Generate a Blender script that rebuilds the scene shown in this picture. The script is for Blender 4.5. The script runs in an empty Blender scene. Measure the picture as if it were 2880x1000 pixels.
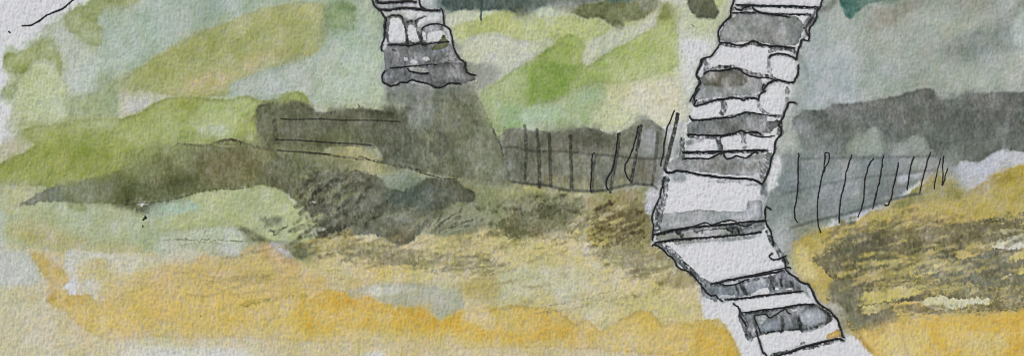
# A close photograph of a watercolour and ink painting: heavy rag paper lying flat, washes of pigment,
# soft pencil and pen strokes.  1 unit of the drawing (U) = 1 mm; the sheet lies in the XY plane.
import numpy as np, math, random
X0, Y0, X1, Y1, ST = -240, -120, 3120, 1120, 2      # painted area in mm, one vertex every 2 mm
GW, GH = (X1-X0)//ST, (Y1-Y0)//ST
GX, GY = np.meshgrid(X0+ST*np.arange(GW)+ST/2., Y0+ST*np.arange(GH)+ST/2.)
GX = GX.astype(np.float32); GY = GY.astype(np.float32)

def vnoise(sx, sy, seed, ang=0.0):
    """smooth value noise in -1..1 with cells of sx by sy mm, turned by ang degrees"""
    r = np.random.RandomState(seed); a = math.radians(ang)
    u = (GX*math.cos(a)+GY*math.sin(a))/sx+1000.3; v = (-GX*math.sin(a)+GY*math.cos(a))/sy+1000.7
    T = r.rand(257, 257).astype(np.float32)*2-1
    iu = np.floor(u).astype(np.int32); iv = np.floor(v).astype(np.int32)
    fu = u-iu; fv = v-iv; fu = fu*fu*(3-2*fu); fv = fv*fv*(3-2*fv)
    a0 = iu % 256; b0 = iv % 256; a1 = (iu+1) % 256; b1 = (iv+1) % 256
    return (T[b0, a0]*(1-fu)+T[b0, a1]*fu)*(1-fv)+(T[b1, a0]*(1-fu)+T[b1, a1]*fu)*fv
def fbm(s, seed, n=3, sy=None, ang=0, gain=.55):
    o = 0; w = 1; t = 0; sy = sy or s
    for k in range(n):
        o = o+w*vnoise(s/2**k, sy/2**k, seed+k*17, ang); t += w; w *= gain
    return (o/t).astype(np.float32)
WX = fbm(34, 1, 4); WY = fbm(34, 5, 4)               # wobble of a wash's edge
WX2 = fbm(9, 11, 2); WY2 = fbm(9, 15, 2)
MIX = fbm(70, 21, 4, gain=.7); MIX2 = fbm(45, 25, 4, gain=.7)
GRAIN = fbm(5, 31, 2, sy=10, ang=-8)                 # pigment settling in the paper's tooth
CLOUD = fbm(26, 35, 3)
_dry = {}
def drynoise(ang, seed=0):
    k = (round(ang/6)*6, seed)
    if k not in _dry: _dry[k] = fbm(40, 41+seed*7, 4, sy=9, ang=k[0], gain=.9)*1.7
    return _dry[k]

PAPER = np.array((211, 211, 212), np.float32)
IMG = np.empty((GH, GW, 3), np.float32); IMG[:] = PAPER
LAB = np.zeros((GH, GW), np.int16)
KEYS = ['paper']
def key(o):
    if o not in KEYS: KEYS.append(o)
    return KEYS.index(o)

def blur(m, r):
    r = int(round(r/ST))
    if r < 1: return m
    for _ in range(2):
        for ax in (0, 1):
            p = np.pad(m, [(r+1, r) if i == ax else (0, 0) for i in (0, 1)], mode='edge').cumsum(ax, dtype=np.float64)
            n = m.shape[ax]
            if ax == 0: m = (p[2*r+1:2*r+1+n]-p[:n])/(2*r+1)
            else: m = (p[:, 2*r+1:2*r+1+n]-p[:, :n])/(2*r+1)
    return m.astype(np.float32)
def extend(P):
    """carry a shape that runs off the edge on over the margin of the sheet"""
    def ob(p): return p[0] <= 2 or p[0] >= 2878 or p[1] <= 2 or p[1] >= 998
    def out(p):
        return (-300 if p[0] <= 2 else 3180 if p[0] >= 2878 else p[0], -180 if p[1] <= 2 else 1180 if p[1] >= 998 else p[1])
    R = []; n = len(P)
    for i, p in enumerate(P):
        if ob(p):
            a = ob(P[i-1]); b = ob(P[(i+1) % n])
            if not a: R.append(p)
            R.append(out(p))
            if not b: R.append(p)
        else: R.append(p)
    return R
def chaikin(P, n=2, cut=7.):
    """round the corners off, at most cut mm from each"""
    for _ in range(n):
        Q = []
        for i in range(len(P)):
            a = P[i]; b = P[(i+1) % len(P)]
            L = math.hypot(b[0]-a[0], b[1]-a[1])+1e-6; t = min(.25, cut/L)
            Q += [(a[0]*(1-t)+b[0]*t, a[1]*(1-t)+b[1]*t), (a[0]*t+b[0]*(1-t), a[1]*t+b[1]*(1-t))]
        P = Q; cut *= .45
    return P
def window(xs, ys, pad):
    i0 = max(0, int((min(xs)-pad-X0)/ST)); i1 = min(GW, int((max(xs)+pad-X0)/ST)+2)
    j0 = max(0, int((min(ys)-pad-Y0)/ST)); j1 = min(GH, int((max(ys)+pad-Y0)/ST)+2)
    return slice(j0, j1), slice(i0, i1)
def polymask(P, s, warp, fine):
    x = GX[s]+WX[s]*warp+WX2[s]*fine; y = GY[s]+WY[s]*warp+WY2[s]*fine
    m = np.zeros(x.shape, bool)
    n = len(P)
    for i in range(n):
        ax, ay = P[i]; bx, by = P[(i+1) % n]
        if ay == by: continue
        lo, hi = (ay, by) if ay < by else (by, ay)
        # only the rows this edge can cross
        rows = np.where((y.min(1) < hi) & (y.max(1) >= lo))[0]
        if len(rows) == 0: continue
        r = slice(rows[0], rows[-1]+1)
        yy = y[r]
        m[r] ^= ((yy >= lo) & (yy < hi)) & (x[r] < ax+(yy-ay)*(bx-ax)/(by-ay))
    return m.astype(np.float32)
def lay(s, m, col, a, o, g, c2, edge, er):
    c = np.array(col, np.float32)
    C = np.broadcast_to(c, m.shape+(3,)).copy()
    if g:
        x0, y0, x1, y1, cc = g
        t = ((GX[s]-x0)*(x1-x0)+(GY[s]-y0)*(y1-y0))/((x1-x0)**2+(y1-y0)**2)+.18*MIX[s]
        t = np.clip(t, 0, 1)[..., None]; C = C*(1-t)+np.array(cc, np.float32)*t
    if c2:
        t = np.clip(.5+1.5*MIX2[s], 0, 1)[..., None]; C = C*(1-t)+np.array(c2, np.float32)*t
    if edge:                                          # pigment gathers along the rim of a wet wash
        e = m*np.clip(1-blur(m, er), 0, 1)*2.2
        C *= (1-edge*np.clip(e, 0, 1)*(.6+.8*np.clip(.5+MIX[s], 0, 1)))[..., None]
    k = (m*a)[..., None]
    IMG[s] = IMG[s]*(1-k)+C*k
    if o is not None:
        L = LAB[s]; L[m > .5] = key(o)
def W(P, col, a=1., soft=2, warp=5, fine=2.5, edge=.14, er=6, dry=None, ang=-12, o=None, g=None, c2=None, ch=1, seed=0, mul=False):
    P = extend(P); P = chaikin(P, ch) if ch else P
    s = window([p[0] for p in P], [p[1] for p in P], 36+soft*2+warp)
    m = polymask(P, s, warp, fine)
    if dry is not None:
        soft2 = blur(m, 10); off = (soft2-1)*.9+.12-(.5-dry)*2
        m1 = np.clip((drynoise(ang, seed)[s]+.35*CLOUD[s]+off)*3+.5, 0, 1)
        m2 = np.clip((drynoise(ang-8, seed+5)[s]+.9*GRAIN[s]+off)*2.4+.4, 0, 1)
        m = m*(.62*m1+.38*m2)
    if soft >= 2 and dry is None and ch:              # part of every rim stayed wet and bled, part dried crisp
        t = np.clip(.22+2.4*(MIX[s]+.5*MIX2[s]), 0, 1)
        m = blur(m, soft)*(1-t)+blur(m, min(24, soft*3+6))*t
    elif soft: m = blur(m, soft)
    lay(s, m, col, a, o, g, c2, edge, er)
def S(P, w, col, a=.9, soft=1, dry=None, o=None, rough=1.6, c2=None, sm=2, taper=False, edge=0):
    """a soft pencil or brush stroke of width w along P"""
    P = smooth(P, sm)
    s = window([p[0] for p in P], [p[1] for p in P], w+8)
    x = GX[s]+WX2[s]*rough; y = GY[s]+WY2[s]*rough
    d = np.full(x.shape, 1e9, np.float32)
    for (ax, ay), (bx, by) in zip(P[:-1], P[1:]):
        L = (bx-ax)**2+(by-ay)**2+1e-6
        t = np.clip(((x-ax)*(bx-ax)+(y-ay)*(by-ay))/L, 0, 1)
        d = np.minimum(d, np.hypot(x-ax-t*(bx-ax), y-ay-t*(by-ay)))
    m = np.clip((w/2-d)/1.6+.5, 0, 1)
    if dry is not None: m = m*np.clip(.66+fbmq[s]*1.0+(dry-.6)*1.4, .12, 1)
    if soft: m = blur(m, soft)
    lay(s, m, col, a, o, None, c2, edge, 4)
fbmq = .6*fbm(5, 77, 2)+.7*GRAIN
def smooth(P, n=3):
    """Catmull-Rom through the points"""
    if n < 2 or len(P) < 3: return P
    Q = []
    for i in range(len(P)-1):
        p0 = P[max(i-1, 0)]; p1 = P[i]; p2 = P[i+1]; p3 = P[min(i+2, len(P)-1)]
        for k in range(n):
            t = k/n
            Q.append(tuple(.5*(2*p1[j]+(p2[j]-p0[j])*t+(2*p0[j]-5*p1[j]+4*p2[j]-p3[j])*t*t+(3*p1[j]-p0[j]-3*p2[j]+p3[j])*t**3) for j in (0, 1)))
    Q.append(P[-1]); return Q

def mottle(P, light, dark, ang=80, a=.5, d=.40):
    """blotches where a second wash pooled or was lifted"""
    W(P, light, dry=d, ang=ang, a=a, soft=3, edge=0, seed=3)
    W(P, dark, dry=d, ang=ang-14, a=a, soft=3, edge=0, seed=2)
# ------------------------------------------------------------------ left: pale far hills
W([(275,0),(230,25),(180,38),(172,60),(112,78),(118,104),(62,146),(30,128),(14,145),(8,195),(50,218),(4,254),(0,275),(30,290),(34,325),(8,352),(10,368),(50,378),(0,414),(0,1000),(1500,1000),(1500,350),(1085,240),(1080,0)],
  (176,184,156), c2=(184,188,162), soft=4, o='far_hill', warp=6)
W([(112,72),(200,60),(240,112),(292,130),(292,250),(200,272),(185,215),(165,130),(140,100)], (178,180,164), c2=(184,186,172), soft=8, edge=.05, o='far_hill')
W([(300,10),(400,12),(420,0),(1090,0),(1090,330),(960,312),(800,280),(650,270),(420,260),(330,235),(290,205),(275,140),(290,90),(276,60)],
  (160,174,153), c2=(168,180,162), soft=5, o='far_hill', edge=.08)
W([(440,0),(700,0),(680,40),(560,80),(480,110),(440,80)], (158,168,155), a=.6, soft=16, edge=0)
W([(665,0),(715,0),(700,28),(675,40)], (142,170,130), a=.5, soft=6, edge=.1)
W([(190,190),(290,150),(300,220),(262,258),(205,272)], (178,188,172), a=.8, soft=9, edge=0)
W([(180,60),(182,36),(258,0),(400,0),(385,10),(300,14),(286,40),(274,62),(290,90),(284,130),(256,132),(236,112),(190,84)], (146,162,96), c2=(158,172,118), soft=3, o='green_wash', edge=.16)
W([(230,90),(290,80),(285,135),(250,130)], (165,175,140), a=.5, soft=9, edge=0)
W([(8,152),(22,141),(42,150),(62,146),(125,97),(148,108),(164,140),(176,212),(160,222),(148,182),(118,163),(92,172),(76,206),(52,218),(30,210),(8,196)], (150,166,96), c2=(158,174,110), soft=3, edge=.2, o='green_wash')
W([(50,218),(78,204),(92,170),(120,162),(150,180),(175,215),(190,250),(200,345),(100,350),(36,352),(34,325),(28,290),(0,284),(3,256),(30,236)], (178,188,142), c2=(186,192,160), soft=5, o='green_wash', edge=.1)
W([(3,256),(46,232),(50,262),(28,284),(2,280)], (160,174,122), soft=5, o='green_wash')
W([(10,128),(30,122),(48,136),(40,146),(14,142)], (190,198,168), a=.7, soft=4)
W([(200,272),(270,258),(280,224),(300,217),(336,226),(332,262),(338,332),(270,340),(190,338),(192,300)], (150,168,122), c2=(160,176,140), soft=6, o='green_wash', edge=.12)
W([(280,220),(310,215),(338,226),(300,250),(282,244)], (138,162,105), a=.6, soft=5)
W([(334,252),(360,246),(430,252),(520,262),(640,270),(520,276),(440,285),(395,312),(355,332),(338,325)], (190,186,160), c2=(188,186,170), soft=5, edge=.04, o='green_wash')
W([(345,295),(370,280),(410,268),(425,285),(385,315),(350,325)], (188,188,184), soft=8, edge=0)
# the olive hill
W([(332,226),(372,206),(420,170),(470,138),(510,114),(560,90),(620,70),(680,44),(740,24),(800,10),(860,5),(908,5),(911,60),(917,112),(905,135),(868,162),(800,182),(720,204),(660,232),(640,268),(560,275),(500,272),(430,256),(380,250),(340,250)],
  (160,168,108), g=(340,200,900,120,(168,172,120)), soft=3, o='olive_hill', warp=4, edge=.1)
W([(400,200),(480,140),(600,90),(760,30),(800,40),(700,110),(560,150),(450,215)], (158,164,98), a=.5, soft=14, edge=0)
W([(500,262),(540,215),(600,195),(660,180),(720,150),(790,135),(832,145),(826,175),(760,188),(700,208),(655,232),(600,262),(560,274)], (190,178,140), c2=(172,172,122), soft=9, edge=.03)
W([(345,248),(420,215),(480,230),(520,262),(430,258)], (172,176,125), a=.7, soft=8, edge=0)
W([(800,12),(905,8),(908,60),(860,50)], (182,182,130), a=.6, soft=8, edge=0)
W([(642,238),(720,208),(800,186),(868,172),(880,200),(872,272),(800,276),(740,284),(700,276),(665,266)], (173,178,164), c2=(176,182,170), soft=5, edge=.05)
W([(908,10),(985,3),(1002,20),(1000,82),(962,96),(940,112),(920,102),(911,60)], (124,158,100), c2=(142,168,118), soft=4, edge=.12, o='green_wash')
W([(925,112),(1000,90),(1070,140),(1085,250),(1092,318),(940,318),(880,290),(900,200)], (174,183,160), c2=(176,187,168), soft=8, edge=.03)
W([(880,290),(930,288),(1050,300),(1100,318),(890,322)], (178,178,142), a=.6, soft=7, edge=0)
W([(1010,0),(1045,0),(1062,60),(1072,240),(1095,300),(1040,290),(1040,120)], (180,186,156), a=.4, soft=10, edge=0)
# the bright meadow behind the hedge
W([(0,412),(50,382),(98,396),(96,412),(36,438),(0,462)], (194,188,162), soft=3, o='far_hill')
W([(0,462),(36,439),(66,430),(96,412),(100,400),(60,388),(58,362),(110,352),(195,343),(215,330),(250,338),(300,330),(345,334),(392,314),(430,290),(470,275),(512,270),(560,272),(600,277),(640,279),(676,268),(720,278),(760,283),(792,268),(834,255),(865,270),(872,300),(880,440),(760,540),(180,545),(120,525),(70,523),(0,522)],
  (150,166,82), g=(60,430,720,340,(164,182,110)), c2=None, soft=2, o='meadow', edge=.2, er=8)
W([(60,362),(115,352),(200,345),(300,333),(340,345),(300,372),(160,375),(100,400),(60,386)], (164,174,116), a=.75, soft=12, edge=0)
W([(190,345),(215,330),(300,332),(345,336),(330,360),(240,362)], (168,182,140), a=.6, soft=6, edge=0)
W([(90,430),(200,410),(300,400),(340,430),(250,500),(100,505)], (142,158,70), a=.5, soft=18, edge=0)
W([(500,272),(585,276),(580,292),(530,314),(480,308)], (150,164,78), a=.8, soft=7, edge=0)
W([(560,290),(660,282),(720,290),(720,400),(640,390),(580,340)], (166,188,116), a=.6, soft=12, edge=0)
W([(672,350),(705,330),(724,330),(728,400),(700,395),(660,380)], (156,168,86), a=.8, soft=5)
W([(550,365),(590,350),(640,352),(640,372),(628,392),(600,384)], (188,196,176), a=.9, soft=5, edge=.05)
W([(790,270),(834,256),(864,270),(870,292),(840,284),(800,292),(770,285)], (146,170,84), soft=3)
# ------------------------------------------------------------------ lower left: sage bank
W([(0,522),(70,523),(120,525),(200,540),(420,560),(560,540),(720,520),(860,600),(860,700),(440,712),(180,706),(120,700),(60,695),(0,690)],
  (168,176,138), c2=(174,180,148), soft=3, edge=.1, o='sage_bank')
W([(0,524),(80,524),(130,530),(60,570),(40,600),(10,600)], (180,180,142), soft=6, edge=.04)
W([(0,600),(10,585),(14,690),(60,720),(0,720)], (178,184,170), soft=8, edge=0)
W([(10,640),(100,610),(200,640),(260,690),(60,690)], (178,172,128), a=.6, soft=14, edge=0)
W([(180,570),(240,568),(250,590),(200,590)], (150,162,105), a=.8, soft=3)
W([(250,645),(430,650),(470,655),(430,690),(260,690)], (164,174,135), a=.7, soft=9, edge=0)
W([(412,600),(450,572),(500,560),(542,566),(566,580),(560,592),(500,602),(430,604)], (168,190,166), soft=3, o='sage_bank', edge=.08)
# ------------------------------------------------------------------ bottom: ochre field
W([(0,690),(120,700),(180,706),(400,712),(440,705),(660,705),(850,730),(1100,690),(1300,640),(1600,640),(1840,690),(1985,830),(1985,895),(2040,930),(2085,1000),(0,1000)],
  (192,180,130), c2=(196,184,142), soft=4, edge=.05, o='ochre_field')
W([(0,700),(90,712),(120,765),(140,830),(200,880),(260,960),(260,1000),(0,1000)], (192,182,144), c2=(192,186,158), soft=8, edge=.04)
W([(0,690),(80,705),(115,760),(110,800),(0,808)], (186,188,176), c2=(190,190,182), soft=9, edge=.03)
W([(30,640),(180,665),(400,690),(400,712),(180,706),(90,690)], (176,168,118), a=.7, soft=8, edge=0)
OC = [(170,800),(200,826),(240,826),(280,846),(330,830),(420,800),(500,760),(560,780),(700,790),(800,785),(880,812),(960,818),(1000,845),(1036,832),(1060,850),(1100,852),(1130,866),(1190,862),(1240,902),(1300,872),(1350,868),(1450,856),(1560,866),(1620,910),(1650,895),(1692,932),(1740,902),(1800,870),(1830,872),(1865,912),(1950,905),(1985,892),(2030,900),(2062,948),(2084,1000),(1900,1000),(1700,985),(1500,975),(1200,985),(1000,962),(800,960),(700,945),(560,955),(400,945),(320,962),(262,942),(208,905),(190,880),(150,860),(126,850),(150,828)]
# the mid ochre left and its bare patches
W([(500,700),(560,685),(680,692),(730,682),(760,690),(820,730),(850,745),(860,770),(500,775),(470,760)], (194,176,124), c2=(196,170,116), soft=5, edge=.05)
W([(715,688),(760,680),(790,690),(830,728),(850,748),(760,735)], (198,172,128), soft=5, edge=.1)
W([(560,780),(860,775),(1000,790),(1090,780),(1040,800),(930,815),(860,840),(600,850)], (192,170,108), c2=(194,174,120), soft=9, edge=.02)
W([(310,712),(402,713),(440,720),(486,748),(480,762),(425,756),(372,768),(336,770),(306,750),(284,730)], (194,190,160), c2=(188,188,160), soft=5, edge=.03, a=.85)
W([(184,704),(216,708),(214,728),(206,770),(184,768),(178,740)], (196,194,180), soft=4, edge=.02)
W([(184,704),(330,712),(330,722),(250,726),(190,722)], (198,196,184), soft=3, edge=.02)
W([(176,800),(204,778),(214,776),(222,800),(228,832),(206,832),(196,846),(174,848)], (204,204,212), soft=3, edge=.02)
W([(222,800),(248,782),(290,790),(284,844),(236,846)], (196,196,188), soft=4, edge=.02)
W([(140,800),(158,804),(156,828),(142,832)], (204,184,168), soft=3, a=.8)
W([(432,706),(470,690),(620,690),(640,722),(560,718),(520,752),(480,750),(440,728)], (190,188,164), soft=4, edge=.03)
W([(735,822),(772,822),(768,842),(746,846)], (190,180,146), soft=4, edge=.02)
W([(560,945),(800,955),(800,1000),(300,1000),(330,962)], (196,190,166), a=.6, soft=12, edge=0)
# the middle: yellow meadow
W([(860,690),(960,655),(1060,660),(1110,690),(1160,685),(1200,655),(1360,640),(1500,640),(1660,600),(1850,640),(1900,740),(1985,830),(1960,900),(1860,905),(1830,868),(1740,895),(1690,925),(1620,900),(1560,860),(1300,868),(1240,898),(1190,860),(1100,800),(900,760)],
  (194,182,132), c2=(196,186,144), soft=6, edge=.04, o='yellow_meadow')
W([(868,822),(930,815),(1000,812),(1036,800),(1100,790),(1220,800),(1300,806),(1306,860),(1240,900),(1190,862),(1142,868),(1100,856),(1074,848),(1038,830),(1020,846),(980,834),(900,842)], (174,171,146), c2=(178,174,150), soft=4, edge=.05)
W([(1020,835),(1050,800),(1090,795),(1170,810),(1100,820),(1060,835)], (192,190,172), soft=6, edge=0)
W([(1228,780),(1300,765),(1300,790),(1260,815),(1236,808)], (190,184,142), soft=4, edge=.03)
W([(1280,800),(1380,772),(1420,800),(1410,845),(1320,840)], (182,168,114), soft=6, edge=.06)
W([(1390,770),(1440,750),(1520,740),(1590,755),(1656,800),(1600,852),(1500,852),(1400,845),(1410,800)], (192,188,156), c2=(186,184,146), soft=8, edge=.02)
W([(1500,815),(1540,805),(1566,848),(1500,870)], (192,182,128), soft=6, edge=.06)
W([(1560,760),(1640,745),(1650,800),(1590,830)], (196,188,160), soft=7, a=.8, edge=0)
W([(1000,725),(1180,720),(1180,770),(1060,790),(1000,780)], (196,174,112), a=.6, soft=10, edge=0)
W([(1600,860),(1700,830),(1820,820),(1960,820),(1970,880),(1870,900),(1830,868),(1740,895),(1690,925),(1650,895)], (192,184,136), a=.7, soft=6, edge=0)
W([(1690,912),(1716,918),(1722,930),(1704,932)], (184,188,146), soft=3)
W([(1180,650),(1300,640),(1400,640),(1500,660),(1560,690),(1480,740),(1300,730),(1180,710)], (192,180,126), a=.7, soft=10, edge=0)
W([(1280,700),(1320,650),(1330,740),(1296,740)], (158,152,112), a=.5, soft=8, edge=0)
W([(1372,690),(1430,650),(1500,640),(1560,650),(1600,680),(1600,740),(1560,745),(1420,740)], (194,182,132), a=.8, soft=8, edge=0)
W(OC, (202,173,102), c2=(198,176,114), soft=2, edge=.14, o='ochre_field', warp=3, ch=0)
W([(80,708),(112,712),(150,738),(196,778),(192,792),(172,800),(168,835),(130,850),(150,810),(128,790),(112,752)], (190,160,88), c2=(194,168,104), soft=3, edge=.1)
W([(200,826),(230,822),(245,850),(200,862),(180,848)], (192,158,88), a=.7, soft=4)
W([(440,840),(600,830),(640,890),(560,930),(440,915)], (198,170,102), a=.6, soft=16, edge=0)
W([(230,850),(300,800),(480,735),(680,750),(870,765),(890,815),(800,830),(560,830),(330,870)], (196,174,116), c2=(194,172,122), soft=12, edge=0, a=.8)
W([(840,850),(980,838),(1040,836),(1110,868),(1190,866),(1240,905),(1310,872),(1320,930),(1200,925),(900,940),(800,900)], (202,166,86), a=.8, soft=9, edge=0)
W([(860,838),(900,822),(940,815),(962,818),(985,832),(1002,846),(1022,838),(1040,833),(1060,846),(1100,860),(1130,866),(1190,863),(1215,882),(1240,904),(1272,890),(1306,872),(1308,895),(1240,925),(1180,890),(1100,885),(1000,870),(900,862)], (196,158,78), a=.75, soft=1.5, warp=2, edge=0, ch=0)
W([(1240,904),(1306,872),(1330,905),(1400,930),(1500,950),(1480,970),(1340,960),(1260,930)], (202,164,78), a=.7, soft=8, edge=0)
W([(1500,870),(1570,870),(1640,920),(1700,940),(1640,970),(1500,960)], (196,160,84), a=.6, soft=12, edge=0)
W([(1990,892),(2032,900),(2062,948),(2082,1000),(1960,1000),(1960,930)], (205,170,92), a=.9, soft=6)
W([(1000,930),(1180,940),(1290,965),(1240,1000),(1000,1000)], (196,184,140), a=.7, soft=14, edge=0)
W([(1296,876),(1370,860),(1400,905),(1380,935),(1330,905),(1302,900)], (200,184,138), a=.9, soft=6, edge=0)
W([(1860,905),(1960,908),(1950,1000),(1800,990)], (202,178,122), a=.6, soft=14, edge=0)
W([(0,905),(180,915),(260,960),(330,968),(420,950),(560,962),(700,955),(820,970),(1000,978),(1080,1000),(0,1000)], (194,186,154), c2=(196,190,164), soft=10, edge=.02, a=.8)
W([(150,850),(200,880),(270,940),(400,936),(560,944),(700,935),(820,948),(1000,952),(1200,972),(1500,965),(1700,975),(1720,1000),(900,1000),(400,990),(250,1000),(190,930)], (198,184,140), c2=(196,184,150), soft=16, edge=0, a=.8)
W([(320,985),(410,970),(520,975),(700,985),(700,1000),(320,1000)], (204,204,204), a=.7, soft=8, edge=0)
W([(1020,992),(1070,985),(1090,1000),(1010,1000)], (206,206,212), a=.8, soft=7, edge=0)
# dusk-green middle band left of the steps
W([(1376,515),(1440,512),(1560,520),(1640,535),(1830,520),(1850,560),(1838,640),(1835,692),(1790,720),(1700,710),(1660,640),(1600,655),(1560,652),(1500,668),(1440,672),(1400,640),(1360,640),(1330,655),(1190,660),(1180,600),(1260,570),(1290,520),(1250,495)],
  (138,138,104), c2=(150,150,112), soft=4, edge=.08, o='dark_meadow')
W([(1340,520),(1376,518),(1410,552),(1500,535),(1480,600),(1400,640),(1350,600)], (136,144,104), c2=(148,152,116), soft=6, edge=.04)
W([(1400,560),(1640,560),(1650,630),(1560,648),(1440,650)], (128,130,100), c2=(140,140,108), a=.8, soft=8, edge=.05)
W([(1640,545),(1700,540),(1790,530),(1812,560),(1820,600),(1838,640),(1832,690),(1770,700),(1690,660),(1650,610)], (146,136,96), c2=(156,148,100), soft=5, edge=.06)
W([(1376,518),(1440,520),(1500,524),(1560,528),(1600,534),(1650,538),(1700,538),(1690,552),(1640,556),(1560,548),(1500,532),(1440,546),(1409,550)], (182,180,130), c2=(178,174,122), soft=3, edge=.05)
W([(1650,600),(1740,605),(1744,625),(1790,640),(1770,660),(1700,668),(1656,652)], (178,166,104), c2=(160,150,98), soft=4, edge=.1)
W([(1652,640),(1704,636),(1730,660),(1720,695),(1670,695),(1656,668)], (190,178,112), soft=4, edge=.08)
W([(1740,560),(1800,580),(1830,640),(1800,690),(1750,660),(1730,600)], (128,120,92), a=.7, soft=8, edge=0)
W([(1690,690),(1740,660),(1830,650),(1832,700),(1750,705)], (172,164,112), a=.7, soft=5)
W([(1200,655),(1250,600),(1300,570),(1345,560),(1360,620),(1310,650),(1240,665)], (142,146,122), c2=(152,154,130), soft=5, edge=.06)
for Q,w in (([(1170,655),(1205,620),(1240,592)],10),([(1215,652),(1250,625),(1295,610)],11),([(1252,652),(1290,640),(1320,634)],6),([(1180,640),(1225,600)],8)):
    S(Q, w, (112,112,90), a=.8, dry=.75)
# pale ribbon below the hedge
W([(930,432),(938,408),(1000,404),(1050,408),(1062,425),(1076,456),(1126,470),(1200,484),(1290,502),(1286,510),(1200,498),(1140,488),(1062,496),(1000,478),(930,452)], (168,166,118), c2=(158,156,112), soft=4, edge=.06, o='ochre_ribbon')
W([(1000,458),(1072,466),(1130,482),(1120,490),(1056,494),(1004,478)], (178,176,128), a=.9, soft=3)
W([(1210,492),(1250,494),(1286,500),(1280,506),(1240,505)], (186,180,140), a=.9, soft=2)
# ------------------------------------------------------------------ dark long shadow across the left bank
W([(50,579),(86,560),(140,530),(185,519),(300,490),(342,474),(345,442),(400,420),(460,408),(520,404),(590,400),(622,394),(665,394),(740,412),(860,425),(1000,455),(1005,500),(860,610),(840,572),(800,540),(780,527),(735,520),(700,527),(660,535),(600,532),(560,542),(500,556),(430,571),(408,590),(388,598),(372,580),(345,580),(330,575),(180,566),(120,571)],
  (112,118,80), g=(430,560,330,440,(122,132,86)), soft=2, o='bank_shadow', edge=.1, c2=None)
W([(50,579),(86,560),(140,531),(185,520),(180,566),(120,571)], (142,140,130), c2=(130,132,112), soft=2, edge=.14)
W([(150,540),(185,520),(300,492),(340,490),(340,575),(180,566)], (122,128,100), c2=(114,122,88), a=.8, soft=7, edge=0)
W([(345,520),(420,505),(540,500),(620,520),(560,545),(430,570),(370,570),(348,560)], (96,108,66), a=.8, soft=7, edge=.05)
W([(560,430),(640,420),(720,430),(740,490),(640,520),(560,500)], (128,120,84), c2=(118,112,78), a=.8, soft=10, edge=0)
W([(345,445),(420,420),(520,410),(550,440),(520,480),(420,505),(345,500)], (126,138,84), a=.8, soft=10, edge=0)
W([(730,450),(800,440),(836,470),(850,520),(820,550),(740,515)], (98,98,76), c2=(112,112,86), a=.85, soft=7, edge=.05)
W([(735,420),(770,436),(775,450),(760,456),(735,440)], (156,160,92), soft=3, a=.8)
W([(850,440),(930,440),(1000,470),(990,500),(900,510),(850,490)], (142,142,104), c2=(130,130,98), a=.85, soft=7, edge=0)
W([(250,500),(300,470),(350,425),(420,400),(520,385),(600,378),(640,390),(560,405),(460,425),(400,445),(360,470),(300,505)], (144,158,86), a=.75, soft=12, edge=0)
W([(900,415),(1000,440),(1010,470),(950,500),(880,470)], (140,140,100), a=.6, soft=12, edge=0)
W([(348,560),(366,556),(382,566),(380,580),(352,580)], (72,80,52), soft=3)
W([(386,562),(400,568),(420,566),(424,576),(408,586),(392,578)], (192,192,180), soft=2, edge=0)
W([(389,586),(402,584),(410,578),(440,570),(408,592),(396,602)], (84,86,70), soft=2)
W([(400,616),(408,606),(416,612),(398,624)], (78,84,62), soft=1, fine=1)
W([(398,630),(405,630),(402,638)], (92,98,72), soft=1, fine=1)
W([(420,575),(500,556),(515,566),(450,580),(415,592)], (112,118,98), a=.7, soft=3)
mottle([(420,440),(560,412),(700,410),(860,440),(990,470),(860,600),(800,530),(560,530),(400,560)], (136,134,96), (90,92,68), 20, .5, .40)
# ------------------------------------------------------------------ light green mound
W([(500,566),(560,541),(640,532),(700,530),(735,521),(782,528),(806,552),(828,576),(858,582),(872,600),(871,616),(900,612),(926,604),(928,618),(890,640),(864,664),(905,662),(922,680),(850,686),(800,680),(760,682),(730,666),(700,642),(600,642),(500,646),(452,652),(430,630),(440,600)],
  (170,180,128), c2=(176,184,140), soft=2, edge=.1, o='green_mound')
W([(412,604),(450,574),(500,562),(540,566),(565,580),(558,592),(500,602),(430,606)], (168,190,166), soft=3, edge=.06)
W([(640,540),(760,535),(800,570),(760,600),(650,600)], (160,176,130), a=.5, soft=14, edge=0)
W([(728,610),(800,607),(785,630),(740,640),(736,624)], (130,138,108), soft=4, edge=.1)
W([(428,694),(470,652),(500,646),(572,640),(622,634),(682,645),(704,660),(716,684),(670,700),(660,718),(600,712),(540,694),(500,698),(480,716),(432,708)], (184,188,166), c2=(176,182,156), soft=3, edge=.07, o='pale_rock')
W([(614,702),(668,678),(690,690),(670,718),(634,716)], (184,186,176), soft=4, edge=.02)
S([(500,675),(560,676),(640,676),(680,678)], 4, (120,126,104), a=.7, dry=.6)
S([(440,676),(500,672),(540,674)], 3, (120,126,104), a=.6, dry=.5)
S([(480,690),(560,684),(640,688)], 2.5, (140,144,120), a=.6, dry=.5)
W([(664,642),(690,638),(720,656),(760,680),(850,684),(905,700),(862,728),(832,724),(800,692),(762,682),(722,684),(700,668)], (104,112,80), c2=(120,122,92), soft=3, edge=.1, o='bank_shadow')
W([(755,684),(778,678),(800,690),(828,726),(800,722),(770,700)], (186,182,178), c2=(176,168,160), soft=2, edge=.1, o='pale_rock')
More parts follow.
